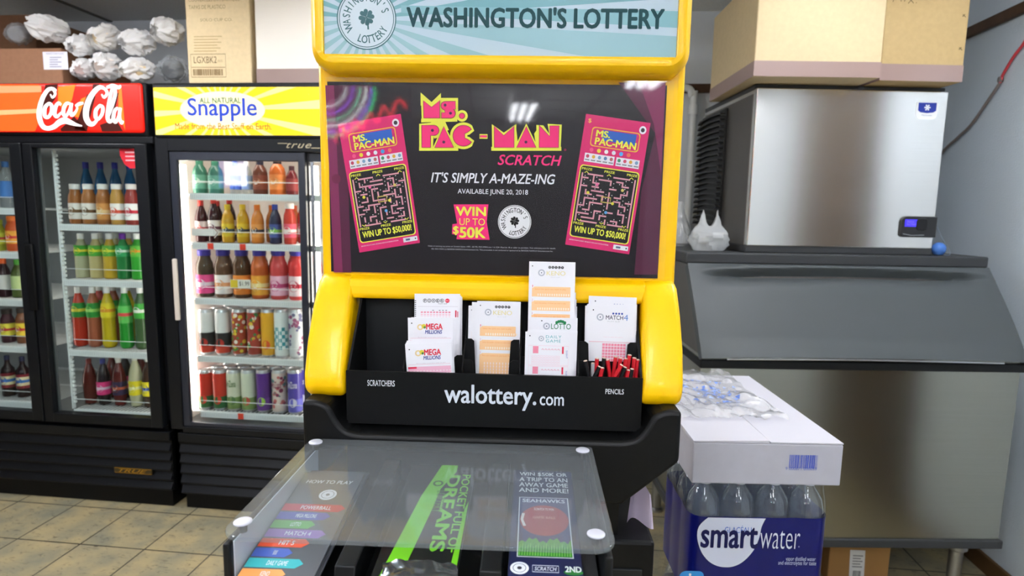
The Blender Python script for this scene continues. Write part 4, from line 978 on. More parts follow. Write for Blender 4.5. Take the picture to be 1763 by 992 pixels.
def can(H, R, cols, pattern, label, loc, group=None, word=None):
    key = ('can', round(H, 3), tuple(cols), pattern, word)
    if key in PROT: return dup(PROT[key], loc, 0, label, group)
    t = thing('drink_can', label, 'can', loc, 0, group); al = mat('c6c8cb', .3, metal=.9); m = MB(); n = 18
    c0 = mat(cols[0], .3, coat=.4); lo, hi = .012, H-.014; k = 6; zs = [lo+(hi-lo)*i/k for i in range(k+1)]
    ms = [c0]*k
    if pattern == 'base': ms = [mat(cols[1], .3)]*2+[c0]*4
    if pattern == 'bands': ms = [mat(cols[1], .3), mat(cols[2], .3), mat(cols[2], .3), c0, c0, c0]
    m.lathe([(R*.80, 0), (R, lo)]+[(R, z) for z in zs[1:]]+[(R*.86, H)], [al]+ms+[al], n, cap=True)
    W = lambda u, v, h: ((R+.0006+h)*math.sin(u), -(R+.0006+h)*math.cos(u), v)
    rg = random.Random(hash(key) % 1000 if False else len(PROT)*7+1)
    if pattern in ('dots', 'check', 'base', 'bands', 'plain'):
        cc = [mat(c, .4) for c in cols[1:]] or [c0]
        if pattern == 'check':
            for i in range(6):
                for j in range(6):
                    if (i+j) % 2: u = -1.35+i*.45; z = lo+.03+j*.018; m.gpoly(W, [(u, z), (u+.45, z), (u+.45, z+.018), (u, z+.018)], 0, cc[0])
        elif pattern == 'dots':
            for i in range(34):
                u = rg.uniform(-1.4, 1.4); z = rg.uniform(lo+.01, hi-.01); r = rg.uniform(.005, .011); m.gpoly(W, [(u+r/R*math.cos(a*math.pi/4), z+r*math.sin(a*math.pi/4)) for a in range(8)], .0001*i/8, cc[i % len(cc)])
        else:
            m.gpoly(W, [(.55*math.cos(a*math.pi/7)+.1, H*.27+.022*math.sin(a*math.pi/7)) for a in range(14)], .0001, cc[-1])
    if word:
        m.gtext(W, word, -.72, H*.60, .72, H*.60+.034, .0004, mat(cols[-1], .4), bold=.03)
    m.build('can_body', t, smooth=40)
    MB().lathe([(R*.86, H), (R*.84, H+.0012), (R*.80, H-.001), (0, H-.001)], al, n, cap=False).build('can_lid', t)
    PROT[key] = t; return t
def put(px, ztop_px, Y, zs):                # where a bottle stands: photo column, photo top row, depth, shelf height
    p = W0.at(px, ztop_px, Y); return (p.x, Y, zs), p.z-zs
g_red, g_yel = 'bottles in the red-signed cooler', 'bottles in the yellow-signed cooler'
pl = 'from the door pillar'
# red-signed cooler, wide door: shelf rows
Z = 1.392; row = [(128, 'b5713a', 'f2f0ec', 'e9e2d8', '7a5a3a'), (151, 'b5763f', 'f2f0ec', 'e9e2d8', '6d5136'), (176, 'b8763e', 'f2f0ec', 'c98a4a', 'e2c08a'), (200, 'd2a04c', 'f2f0ec', 'f0ece6', 'd2503a'), (225, 'a8403a', 'f0e9e6', 'f2efec', 'c2283a')]
for i, (px, b_, c_, l_, a_) in enumerate(row):
    (loc, H) = put(px, 317, 2.74, Z)
    for k in range(1): bottle('jar', H, .0312, b_, c_, l_, (.12, .52), a_, '%s juice bottle %s, top shelf of the red-signed cooler, %s' % (ORD[i], pl, ('front', 'second row')[k]), loc=(loc[0]+.02*k, loc[1]+.1*k, Z), group=g_red)
for i, px in enumerate((146, 171, 196, 221)):
    (loc, H) = put(px, 268, 2.89, Z); H = min(H, .345); bottle('tea', min(H, .31), .030, '1e5f8e', '232c8a', '8fb4c8', (.25, .45), None, '%s tall blue bottle %s, back of the top shelf, red-signed cooler' % (ORD[i], pl), loc=loc, group=g_red)
Z = 1.124; row = [(138, 'c9c9a6', 'f0f0ee', '3f9a35', 'e6d23c'), (163, 'd2c48a', 'f0f0ee', '4fa33a', 'e8dc3a'), (187, 'd8b43c', 'f0f0ee', '58a53c', 'e8e04a'), (210, '2f8f4a', '6a2f9a', '2f9a5a', 'd8e6d8'), (235, '3fae3c', 'f0f0ee', '5aae3c', 'e0902c')]
for i, (px, b_, c_, l_, a_) in enumerate(row):
    (loc, H) = put(px, 402, 2.74, Z)
    for k in range(2): bottle('tea', H, .0312, b_, c_, l_, (.50, .74), a_, '%s bottle %s, second shelf of the red-signed cooler, %s' % (ORD[i], pl, ('front', 'second row')[k]), loc=(loc[0]+.025*k, loc[1]+.095*k, Z), group=g_red, band=l_)
Z = .774; row = [(133, 'd5452f', 'f2f0ee', '2f8f3a', 'e6d640'), (158, 'b8684a', 'f2f0ee', '2f8f3a', '8fbf5a'), (183, 'e0c81e', 'f2f0ee', 'e6d22a', 'd8902a'), (213, '2fa83a', 'f2f0ee', '5fbf5a', 'd84a4a'), (240, '4a6a42', 'f2f0ee', '3fa03a', 'e6e6da')]
for i, (px, b_, c_, l_, a_) in enumerate(row):
    (loc, H) = put(px, 494, 2.74, Z)
    for k in range(2): bottle('soda', H, .0322, b_, c_, l_, (.50, .74) if i != 3 else (.42, .70), a_, '%s soda bottle %s, third shelf of the red-signed cooler, %s' % (ORD[i], pl, ('front', 'second row')[k]), loc=(loc[0]+.03*k, loc[1]+.10*k, Z), group=g_red)
Z = .470; row = [(152, 618, '6a2320', '7a2a26', None, None, 'wine red round bottle'), (176, 618, '241a22', '2b2f6a', 'd8357a', 'e6c8da', 'dark bottle with a pink label'), (203, 616, '6a1d1c', 'd8d2cc', '33264a', 'b4553a', 'dark red bottle with a navy label'), (231, 612, 'd9d8b4', 'e8e6da', 'e6d426', 'efe9a2', 'pale bottle with a yellow label'), (254, 614, '4a342a', 'd8d6ce', 'e6d426', '2f4fa0', 'brown bottle with a yellow and blue label')]
for px, ty, b_, c_, l_, a_, nm in row:
    (loc, H) = put(px, ty, 2.745, Z)
    bottle('ball', H, .0322, b_, c_, l_, (.24, .52), a_, nm+' on the lowest shelf of the red-signed cooler', loc=loc, group=g_red)
    bottle('ball', H, .0322, b_, c_, l_, (.24, .52), a_, nm+', second row of the lowest shelf', loc=(loc[0]+.03, loc[1]+.115, Z), group=g_red)
# narrow strip of the other door
cells = [(1.462, 278, 8, 'clear', '3f6fae', '3f6fae', 'tea', 'clear water bottle with a blue label, highest shelf'), 
         (1.248, 372, 20, 'e0632c', 'e6732a', 'e8a23a', 'jar', 'orange juice bottle, second shelf'), (1.248, 378, -6, 'c9c93a', 'd8d84a', 'dfe04a', 'jar', 'yellow green juice bottle, second shelf'),
         (1.012, 445, 4, '3a1f26', 'e6622c', 'cfcac6', 'tea', 'dark bottle with an orange cap, third shelf'), (1.012, 447, 29, '5a6a34', '4f9a3a', 'b9c98a', 'tea', 'green capped bottle, third shelf'),
         (.777, 532, 11, '5a2f3a', '3a2f2c', 'e6d84a', 'jar', 'dark jar with a yellow label, fourth shelf'), (.777, 530, 37, '8f5a3a', '3a2f2c', 'e2c23a', 'jar', 'amber jar with a yellow label, fourth shelf'),
         (.492, 612, 11, '2a1a1e', '23284a', 'e2d2a4', 'wine', 'dark wine bottle with a cream and blue label, lowest shelf'), (.492, 614, 37, '2a1a1e', '23284a', 'e2d2a8', 'wine', 'second dark wine bottle, beside the door frame, lowest shelf')]
for Z, ty, px, b_, c_, l_, sh_, nm in cells:
    (loc, H) = put(px, ty, 2.74, Z)
    bottle(sh_, H, .031, b_, c_, l_, (.22, .58), '3f74b8' if sh_ == 'wine' else 'c2353a' if sh_ == 'jar' else None, nm+' behind the narrow glass strip', loc=loc, group=g_red, band='7a1f2a' if sh_ == 'wine' else None)
# yellow-signed cooler
hd = 'counted from the door handle'
Z = 1.549
for px, ty, w, b_, c_, l_, a_, sh_, nm in ((343, 276, .033, '4f8f78', '3f7f66', '6fae94', 'b8d2c2', 'carton', 'green jug beside the cooler wall'), (370, 278, .034, '4f8a7a', '3f7f66', '66a592', 'b4cec2', 'carton', 'next green jug'), (404, 278, .025, 'clear', '3f5fae', '5a78c4', 'd8dcec', 'tea', 'clear bottle with a blue label'), (424, 278, .025, 'clear', 'd8d8da', '9ab0cc', 'e2e6ea', 'tea', 'clear bottle with a pale label'),
        (447, 276, .033, '7a4a3c', '2a2a3a', '8a4a3a', 'b87a5a', 'carton', 'brown bottle'), (477, 274, .037, 'e27a3a', '2a2326', 'e88a4a', 'f2b47a', 'carton', 'orange bottle'), (502, 286, .027, '7a2a30', '3a1a20', '8f3a3a', None, 'tea', 'maroon bottle')):
    (loc, H) = put(px, ty, 2.73, Z); bottle(sh_, min(H, .175), w, b_, c_, l_, (.14, .56), a_, nm+', highest shelf of the yellow-signed cooler', loc=loc, group=g_yel)
Z = 1.318
row = [(345, 345, .040, '4a1f22', 'cf3a34', 'e8d2cc', 'b03a3a', 'red capped dark bottle'), (367, 341, .042, '3f1b20', 'd23a34', 'efe6e2', '6a3a4a', 'red capped bottle with a white label'), (391, 352, .040, 'd6a52a', 'e3c22e', 'd8b82e', '3a4a5a', 'yellow capped slim bottle'), (417, 352, .040, 'd8a828', 'e3c22e', 'd9b42e', '3a4450', 'yellow capped bottle with a yellow label'), (442, 353, .040, 'dd8a3a', 'e67a2c', 'e0954a', '44404c', 'orange capped bottle'), (459, 353, .036, 'd8703a', 'd85a2c', 'd9803f', '4a3a40', 'bottle with an orange-red cap'), (473, 352, .038, '3a3f5a', '3a52b4', '44508a', '7fb04a', 'blue capped dark bottle'), (498, 350, .044, 'd24a3c', 'efe6e0', 'd8586a', 'f0dcd4', 'white capped red bottle')]
for px, ty, w, b_, c_, l_, a_, nm in row:
    (loc, H) = put(px, ty, 2.725, Z)
    for k in ((2,) if px == 459 else (0, 1)): bottle('tea' if w < .043 else 'jar', H, min(w, .0282), b_, c_, l_, (.16, .50), a_, nm+(', front row', ', second row')[min(k, 1)]+', second shelf of the yellow-signed cooler', loc=(loc[0]+.02*k, loc[1]+.1*k, Z), group=g_yel)
Z = 1.054
row = [(351, '5a4a3a', 'e2508a', 'f0dce6', 'pink label'), (383, '7a5a44', 'f0e9e6', 'e29a6a', 'white label'), (415, '6a4a34', 'e88a3a', 'f2d8b0', 'orange label'), (446, 'd9703a', 'e6a03a', 'f0dc9a', 'golden label'), (479, 'e25a5a', 'e9b4c8', 'c24a7a', 'pale pink label'), (511, 'dd4a4a', 'ead0d4', 'c23a4a', 'white and red label')]
for px, b_, l_, a_, nm in row:
    (loc, H) = put(px, 430, 2.725, Z)
    for k in range(2): bottle('jar', H, .0405, b_, '4a3f9e', l_, (.08, .48), a_, 'purple capped juice bottle with %s, %s' % (nm, ('front of the third shelf', 'second row of the third shelf')[k]), loc=(loc[0]+.03*k, loc[1]+.115*k, Z), group=g_yel)
(loc, H) = put(414, 490, 2.652, Z)
m = MB(); Pq = face_y(2.650); m.box(loc[0]-.05, loc[0]+.05, 2.650, 2.653, 1.11, 1.15, mat('efe9dc', .5)); m.gtext(Pq, '$1.99', loc[0]-.005, 1.118, loc[0]+.045, 1.142, .0005, mat('3a3434')); m.grect(Pq, loc[0]-.048, 1.112, loc[0]-.012, 1.148, .0005, mat('e8c83a'))
tag(m.build('price_tag'), 'white and yellow price tag hung on the third shelf bottles', 'price tag')
tag(st.build('arrow_sign'), 'small white arrow label card on the second shelf edge', 'card')
ords = 'from cooler wall'
for Z, ty, H0, kinds, shn, pxs in ((.772, 532, .185, [(('f0eeec', 'c8412f', '2a2a2c', 'b8352c'), 'bands', 'white can with red and black bands', None), (('f0eeec', 'c8412f', '2a2a2c', 'b8352c'), 'bands', 'white can with red and black bands', None), (('a8462e', 'e2c23a', 'f0e6da', '4f8a4a'), 'dots', 'red spotted gold topped can', None), (('a03f34', 'e0b83a', 'f0e2da', '3f7f4a', 'b82a2a'), 'dots', 'red spotted can', None), (('e8a92c', 'd8582c'), 'plain', 'yellow can with an orange fruit', None), (('e9f0ee', '3f9aa4', 'e0d23a'), 'check', 'teal and white checked can', None), (('d8dadd', '6a6a8a', '9a5a7a'), 'dots', 'pale spotted can', None)], 'second lowest shelf', (354, 382, 411, 437, 461, 484, 509)),
                              (.494, 636, .165, [(('c43022', '2f6a3a', 'd8402f'), 'base', 'red can with a green foot', None), (('c43022', '2f6a3a', 'd8402f'), 'base', 'red can with a green foot', None), (('dcdcc4', '7f9a5a', 'c24a3a', '5a7a4a'), 'base', 'cream and green can', 'AriZona'), (('d8dcc6', '7f9a5a', 'b8463a'), 'base', 'cream can with a berry foot', None), (('5a2a86', '6a3a94', '9ac24a'), 'base', 'purple can with a lime fruit', None), (('e2cfc4', 'c86a6a', '5f8a8a', '8a3a5a'), 'dots', 'pink patterned can', 'AriZona'), (('4a3f9a', '6a6ac4', 'd8d4e8'), 'base', 'violet blue can', 'AriZona')], 'lowest shelf', (353, 378, 402, 427, 453, 480, 507))):
    for i, (cols, pat, nm, word) in enumerate(kinds):
        p = W0.at(pxs[i], ty, 2.71); H = p.z-Z
        for k in range(4):
            can(H, .0345, cols, pat, '%s, %s %s, %s row, %s' % (nm, ORD[i], ords, ORD[k], shn), (p.x+.012*k, 2.71+.074*k, Z), 'cans in the yellow-signed cooler', word)

# ================================================================== boxes and bags on top of the coolers
CB = mat('c8a468', .7, noise_amt=.05, noise_scale=60); CB_L = mat('dfc9a0', .7, noise_amt=.04, noise_scale=60); CB_D = mat('8a6248', .75, noise_amt=.06, noise_scale=50); CB_P = mat('f6f0e6', .7); TAPE = mat('97807a', .35, coat=.3); INKB = mat('8b7350', .7)
def carton(name, label, cat, x0, x1, y0, y1, z0, z1, m, parent=None, loc=None, rotz=0, tape=None, prints=None, seam='x'):
    """closed shipping carton with flap seams"""
    o = MB(); o.box(x0, x1, y0, y1, z0, z1, m, .004, 2)
    ed = mat('6b5334', .8)
    if seam == 'x': o.box(x0+.002, x1-.002, (y0+y1)/2-.0015, (y0+y1)/2+.0015, z1-.001, z1+.0006, ed)
    else: o.box((x0+x1)/2-.0015, (x0+x1)/2+.0015, y0+.002, y1-.002, z1-.001, z1+.0006, ed)
    if prints: prints(o, face_y(y0))
    r = o.build(name, None, loc or (0, 0, 0), rotz)
    tag(r, label, cat)
    if tape:
        t = MB(); h = tape
        t.box(x0-.0008, x1+.0008, y0-.0008, y0+.0005, z0+.001, z0+h, TAPE); t.box(x0-.0008, x0+.0005, y0, y1, z0+.001, z0+h, TAPE); t.box(x1-.0005, x1+.0008, y0, y1, z0+.001, z0+h, TAPE)
        q = t.build('packing_tape', r); q['label'] = 'brown packing tape band'
    return r
def pr_lg(o, P):
    def R(px0, py0, px1, py1): a = W0.at(px0, py1, 2.62); b = W0.at(px1, py0, 2.62); return a.x, a.z, b.x, b.z
    for t, r in (('COUVERCLES EN PLASTIQUE', (325, -4, 412, 4)), ('TAPAS DE PLASTICO', (325, 8, 388, 16)), ('SOLO CUP CO.', (345, 31, 400, 37)), ('LGXBK2', (334, 97, 373, 109)), ('PIECES', (375, 103, 383, 107))): o.gtext(P, t, *R(*r), .0006, mat('6b5434', .7) if t == 'LGXBK2' else mat('9c855c', .7), bold=.0)
    for i in range(6): a = R(334, 62+5*i, 382-(i*7) % 13, 64+5*i); o.grect(P, *a, .0006, mat('b59c6e', .7))
    o.gbox(P, *R(330, 93, 388, 133), .003, .0006, INKB); o.gline(P, [R(330, 116, 330, 116)[:2], R(388, 116, 388, 116)[:2]], .003, .0007, INKB)
    rg = random.Random(2); x = 333
    while x < 384: w = rg.choice((.8, 1.4, 2)); o.grect(P, *R(x, 119, x+w, 130), .0007, INKB); x += w+rg.choice((.8, 1.6))
carton('cardboard_box', 'tall tan printed carton standing on the yellow-signed cooler', 'box', -1.757, -1.458, 2.62, 3.02, 2.036, 2.50, CB_L, prints=pr_lg)
carton('cardboard_box', 'cream carton with brown tape between tan carton and yellow kiosk', 'box', -1.440, -1.00, 2.63, 3.05, 2.036, 2.48, CB_P, tape=.062)
def pr_lab(o, P):
    def R(px0, py0, px1, py1): a = W0.at(px0, py1, 2.66); b = W0.at(px1, py0, 2.66); return a.x, a.z, b.x, b.z
    o.grect(P, *R(76, 89, 116, 120), .0010, mat('dcdce6', .6)); o.gtext(P, 'MARKET FRESH FOODS', *R(80, 91, 110, 94), .0014, mat('77778a'))
    for i in range(5): o.grect(P, *R(86, 98+4*i, 106-(i % 2)*6, 100+4*i), .0014, mat('9a9aac'))
carton('cardboard_box', 'low brown carton with a white label lying on the red-signed cooler', 'box', -3.25, -2.41, 2.66, 3.10, 2.040, 2.205, CB_D, prints=pr_lab)
carton('cardboard_box', 'dark brown carton with worn edge behind bags, on the low carton', 'box', -3.15, -2.72, 2.86, 3.20, 2.206, 2.42, mat('6b4c36', .8, noise_amt=.08))
# wrapped sleeves of cups, heaped
WRAP = clear('crumpled_wrap', haze=.70, rough=.16, refl=1.8, ior=1.5, bump=.4, bump_scale=40, hazecol='ffffff')
DWRAP = clear('thin_clear_bag', haze=.16, rough=.08, refl=1.9, ior=1.5, bump=1.0, bump_scale=40)
def sleeve(label, a, b, r, inner, seed, wrap=None):
    """a cup sleeve from point a (near end) to b in crumpled plastic"""
    r *= .93; a, b = Vector(a), Vector(b); L = (b-a).length; t = thing('cup_sleeve', label, 'bag', a, 0, 'bagged cup sleeves on the coolers')
    q = (b-a).to_track_quat('Y', 'Z'); t.rotation_euler = q.to_euler()
    m = MB(); prof = [(0, .015), (r*.66, .016), (r*.74, .02)]
    for i in range(9): z = .02+(L-.05)*i/9; prof += [(r*.80, z+.002), (r*.72, z+(L-.05)/9-.002)]
    prof += [(r*.7, L-.03), (0, L-.03)]
    m.lathe(prof, mat(inner, .5), 18)
    m.v = [(x, z, y) for x, y, z in m.v]; m.build('cups', t)
    w = MB(); rg = Vector((seed*3.1, seed*1.7, seed))
    def fn(u, v):
        an = 2*math.pi*u; s = math.sin(math.pi*min(1, max(0, .5-abs(v-.5))))**.35 if 0 < v < 1 else 0
        ca, sa = math.cos(an), math.sin(an)
        base = r*(.12+.95*s); crease = 1.2*abs(noise.noise(Vector((ca*1.9, sa*1.9, v*2.6))+rg))+.35*abs(noise.noise(Vector((ca*5, sa*5, v*7))+rg))
        rr = base*(1.12-.55*crease)
        if v < .16: t_ = (.16-v)/.16; rr = max(rr, r*(.34+.30*t_)*(1+.9*noise.noise(Vector((ca*2.4, sa*2.4, seed)))))*(1-.35*t_*t_)
        return (rr*ca, -.035+(L+.06)*v+.020*noise.noise(Vector((ca*2, sa*2, v*3+seed))), rr*sa)
    w.grid(fn, 44, 36, wrap or WRAP); w.build('wrap', t, smooth=24)
    return t
S = lambda px, py, Y: tuple(W0.at(px, py, Y))
SL = [('dark clear wrapped sleeve at the end of the heap beside the dark carton', (26, 60, 2.70), (40, 57, 2.80), .050, '8f8f92', 1, DWRAP),
      ('large white wrapped sleeve on top of the low brown carton', (62, 44, 2.70), (108, 57, 2.76), .062, 'efe0d6', 2, None),
      ('white wrapped sleeve above the pink tinted one in the heap', (131, 80, 2.68), (150, 76, 2.75), .050, 'eee7e2', 3, None),
      ('wrapped sleeve with a beige end at the crest of the heap', (168, 66, 2.68), (194, 62, 2.77), .060, 'eed9b4', 4, None),
      ('pink tinted sleeve resting on the red sign top beside the brown carton', (140, 120, 2.66), (150, 118, 2.74), .048, 'e9d2cc', 5, None),
      ('white wrapped sleeve lowest in the middle, above the sign lettering', (172, 116, 2.65), (196, 113, 2.74), .060, 'f0e2d8', 6, None),
      ('bright white wrapped sleeve in the upper middle of the heap', (222, 74, 2.66), (256, 72, 2.75), .057, 'eeeae6', 7, None),
      ('white wrapped sleeve below the bright one, its beige side showing', (222, 121, 2.65), (256, 119, 2.73), .053, 'e6cfa2', 8, None),
      ('white wrapped sleeve set highest, touching the tan carton', (276, 53, 2.68), (302, 56, 2.77), .062, 'f2f0ec', 9, None),
      ('clear wrapped dark sleeve overhanging the gap between the coolers', (291, 121, 2.64), (306, 118, 2.73), .058, '5f6264', 11, DWRAP)]
for lab, a, b_, r, inn, sd, w in SL: sleeve(lab, S(*a), S(*b_), r, inn, sd, w)

# ================================================================== ice maker: head unit and storage bin
STEEL = mat('e8e6e2', .24, metal=1, aniso=.75, bump=.035, bump_scale=3, stretch=(1, 1, 220), noise_amt=.03, noise_scale=2)
CHAR = mat('3a3c3e', .5); CHAR2 = mat('4c5153', .45, bump=.12, bump_scale=350); SIDE = mat('6a6662', .4, metal=.75)
BIN = thing('ice_bin', 'wide stainless ice storage bin with sloping dark grey lid', 'ice bin', IF.o, IF.a)
m = MB(); m.box(-.235, .945, -.235, .62, .285, .99, mat('a6a59b', .26, metal=1, aniso=.75, bump=.035, bump_scale=3, stretch=(1, 1, 220), noise_amt=.03, noise_scale=2), .004); m.prism([(-.215, .98), (-.02, 1.28), (-.0, 1.30), (.62, 1.30), (.62, .98)], 'x', -.232, .942, SIDE)
m.build('body', BIN)
MB().box(-.245, .955, -.245, .62, .255, .288, CHAR, .004).build('base_trim', BIN); MB().box(-.245, .945, -.03, .62, 1.305, 1.348, CHAR, .006).build('top_rim', BIN); MB().box(-.24, .95, -.255, .05, .945, .975, mat('16181a', .5), .004).build('lid_gap', BIN)
lid = MB()
Lx0, Lx1 = -.238, .948
def lidp(u, v):
    x = Lx0+(Lx1-Lx0)*u; y = -.032+(-.262+.032)*v; z = 1.306+(.985-1.306)*v
    bow = .006*math.sin(math.pi*v); d = 0
    cx_ = (u-.51)/.47; k_ = max(0, 1-abs(cx_)**6); vt = .055+.03*cx_*cx_
    if v < vt: d = .014*k_*math.sin(math.pi/2*v/vt)
    else:
        e = (v-vt)/.20
        if e < 1: d = k_*(.014-.048*min(1, e/.22)+.034*max(0, (e-.22)/.78)**1.0) if e < .22 else k_*(-.034*(1-((e-.22)/.78))**2)
    t_ = max(0, min(1, (v-.78)/.22)); d += .016*t_*t_*(3-2*t_)*max(0, 1-abs((u-.5)/.5)**4)
    return (x, y-(bow+d)*.81, z+(bow+d)*.58)
lid.grid(lidp, 60, 96, CHAR2)
for sx, x in ((0, Lx0), (1, Lx1)):
    pts = [lidp(sx, v/12) for v in range(13)]; lid.add(pts+[(x, p[1]+.03, p[2]-.02) for p in pts], [(i, i+1, 14+i, 13+i) for i in range(12)], CHAR2)
pts = [lidp(u/20, 1) for u in range(21)]; lid.add(pts+[(p[0], p[1]+.03, p[2]-.004) for p in pts], [(i, i+1, 22+i, 21+i) for i in range(20)], CHAR2)
Ld = lid.build('lid', BIN, smooth=50)
MB().tube([(-.15+1.0*i/12, -.268-.012*math.sin(math.pi*i/12)*.6, .983+.006*math.sin(math.pi*i/12)) for i in range(13)], .0035, mat('b9bcbe', .3, metal=.9), 8).build('lid_edge_strip', Ld)
for x, y in ((-.16, -.14), (.865, -.14), (-.16, .52), (.865, .52)):
    MB().lathe([(.034, .0), (.034, .012), (.024, .02), (.024, .19), (.036, .2), (.036, .258)], mat('a9aaa8', .35, metal=.9), 18, x, y).build('leg', BIN)
m = MB(); P = face_y(-.2352)
m.box(-.14, .0, -.2365, -.235, .86, .94, SIDE)
HD = thing('ice_machine', 'stainless ice machine head with louvred side and small blue display', 'ice machine', IF.wor(0, 0, 1.348), IF.a)
m = MB(); z = lambda v: v-1.348
m.box(0, .737, 0, .60, .027, .628, STEEL, .004); m.box(.0, .737, .02, .60, .60, .645, CHAR, .003); m.box(-.004, .741, .004, .60, .0, .03, CHAR, .004)
m.box(-.001, .002, .03, .58, .03, .61, SIDE)
m.build('cabinet', HD)
m = MB(); m.box(-.012, .0, .29, .60, .09, .60, mat('1c1d1e', .5), .004)
for i in range(20):
    zz = .10+.0245*i; m.prism([(.29, zz), (.31, zz+.010), (.45, zz+.016), (.58, zz+.010), (.605, zz), (.605, zz+.006), (.58, zz+.017), (.45, zz+.022), (.31, zz+.017), (.29, zz+.008)], 'x', -.030, -.008, mat('2a2b2c', .45))
m.build('louvre_panel', HD)
m = MB(); P = face_y(0)
lc = [z(v) for v in (1.932, 1.873)]
m.gpoly(P, rrect(.616, lc[1]-.002, .700, lc[0]+.004, [.02, .02, .006, .006]), .0008, mat('eef0f4', .4)); m.gpoly(P, [(.624, .585), (.694, .585), (.694, .556), (.684, .549), (.659, .546), (.634, .549), (.624, .556)], .0012, mat('2a3c9c', .4))
for i in range(3):
    a = math.pi*i/3; dx, dz = .012*math.cos(a), .012*math.sin(a); m.gline(P, [(.659-dx, .567-dz), (.659+dx, .567+dz)], .0055, .0016, mat('f2f4f8', .4))
m.gtext(P, 'Manitowoc', .640, .5355, .680, .5415, .0016, mat('8f94a8'))
m.build('badge', HD)
m = MB(); m.prism(rrect(.600, .072, .738, .153, [.012, .004, .004, .022]), 'y', -.012, .002, mat('2b2c2e', .4), .003); m.prism(rrect(.655, .098, .700, .146, .014), 'y', -.016, -.010, mat('1a1b1d', .3), .003)
pnl = m.build('control_panel', HD)
m = MB(); P = face_y(-.0125); m.grect(P, .610, .113, .672, .141, .0006, mat('3a2fd0', .3, emit=1.1)); m.gtext(P, 'Status', .618, .129, .645, .137, .0010, mat('6a60e8', .3, emit=1)); m.gtext(P, 'Ice Making', .618, .117, .662, .126, .0010, mat('6a60e8', .3, emit=1)); d_ = m.build('display', pnl); d_['label'] = 'lit blue display'
m = MB(); m.gline(P, [(.606, .085), (.64, .079), (.69, .081)], .003, .0006, mat('9a9c9e', .3, metal=.8)); m.build('trim_line', pnl)
# two cartons on the head
def cb_print(o, P):
    pass
H2 = 1.994
bx1 = carton('cardboard_box', 'large pale carton with tape band, overhanging the ice machine louvres', 'box', -.055, .398, -.105, .42, 0, .36, mat('c9b691', .75, noise_amt=.04, noise_scale=60), None, IF.wor(0, 0, H2), IF.a-math.radians(2), tape=.055)
def mixp(o, P):
    k = mat('6a5a3c', .8)
    pts = [[(.44, .275), (.447, .305), (.455, .285), (.463, .306), (.47, .277)], [(.482, .277), (.484, .293)], [(.494, .293), (.516, .272)], [(.516, .294), (.496, .271)], [(.524, .273), (.527, .275)]]
    for p in pts: o.gline(P, p, .003, .0008, k)
    for q in (.23, .115): o.gline(P, [(.70, q), (.708, q+.008)], .004, .0008, k); o.gline(P, [(.70, q+.008), (.712, q-.002)], .003, .0008, k)
carton('cardboard_box', 'tan carton with handwriting, pushed against the pale carton on the ice machine', 'box', .418, .724, -.078, .36, 0, .36, mat('b39a6c', .75, noise_amt=.04, noise_scale=60), None, IF.wor(0, 0, H2), IF.a, tape=.06, prints=mixp)
# plastic bags on the bin top
def bag(name, label, loc, rx, ry, h, seed, m, ears=True):
    w = MB(); s = Vector((seed, seed*2.3, 1))
    def fn(u, v):
        an = 2*math.pi*u; e = max(0, (v-.45)/.55); hh = h*v
        rr = (.75+.35*math.sin(math.pi*min(1, v*1.4+.1)))*(1-.45*e)
        if ears: hh *= 1-.42*e*(.5+.5*math.cos(2*an)*-1)
        n_ = noise.noise(Vector((math.cos(an)*2, math.sin(an)*2, v*4))+s)*.22+noise.noise(Vector((math.cos(an)*6, math.sin(an)*6, v*11))+s)*.10
        return (rx*rr*(1+n_)*math.cos(an), ry*rr*(1+n_)*(1-.6*e)*math.sin(an), hh)
    w.grid(fn, 36, 22, m); w.add([(rx*.78*math.cos(2*math.pi*i/20), ry*.78*math.sin(2*math.pi*i/20), .002) for i in range(20)], [tuple(range(20))], m)
    return tag(w.build(name, None, loc, 0, smooth=26), label, 'bag')
WB = mat('e4e8ea', .35, translucent=.5, bump=.4, bump_scale=50, coat=.3)
bag('plastic_bag', 'white plastic carrier bag slumped on the bin top beside the louvres', IF.wor(-.115, .10, 1.349), .070, .06, .165, 3, WB)
bag('plastic_bag', 'clear crumpled bag standing behind the white carrier bag', IF.wor(-.175, .36, 1.349), .055, .05, .20, 7, DWRAP, False)
m = MB(); m.lathe([(0, 0), (.016, .003), (.024, .014), (.026, .026), (.022, .040), (.012, .049), (0, .052)], mat('4a78c4', .3), 18)
tag(m.build('blue_ball', None, IF.wor(.778, .02, 1.349)), 'small blue plastic ball beside the ice machine near the wall', 'ball')
m = MB(); m.tube(smooth_path([(.76, .10, .16), (.775, .06, .14), (.80, .05, .08), (.842, .04, .006), (.80, .04, .003), (.77, .04, .004)], 5), .0016, mat('8f9aa8', .4, metal=.5), 6)
tag(m.build('wire_loop', None, IF.wor(0, 0, 1.349), IF.a), 'thin bent grey wire standing between the ice machine and wall', 'wire')
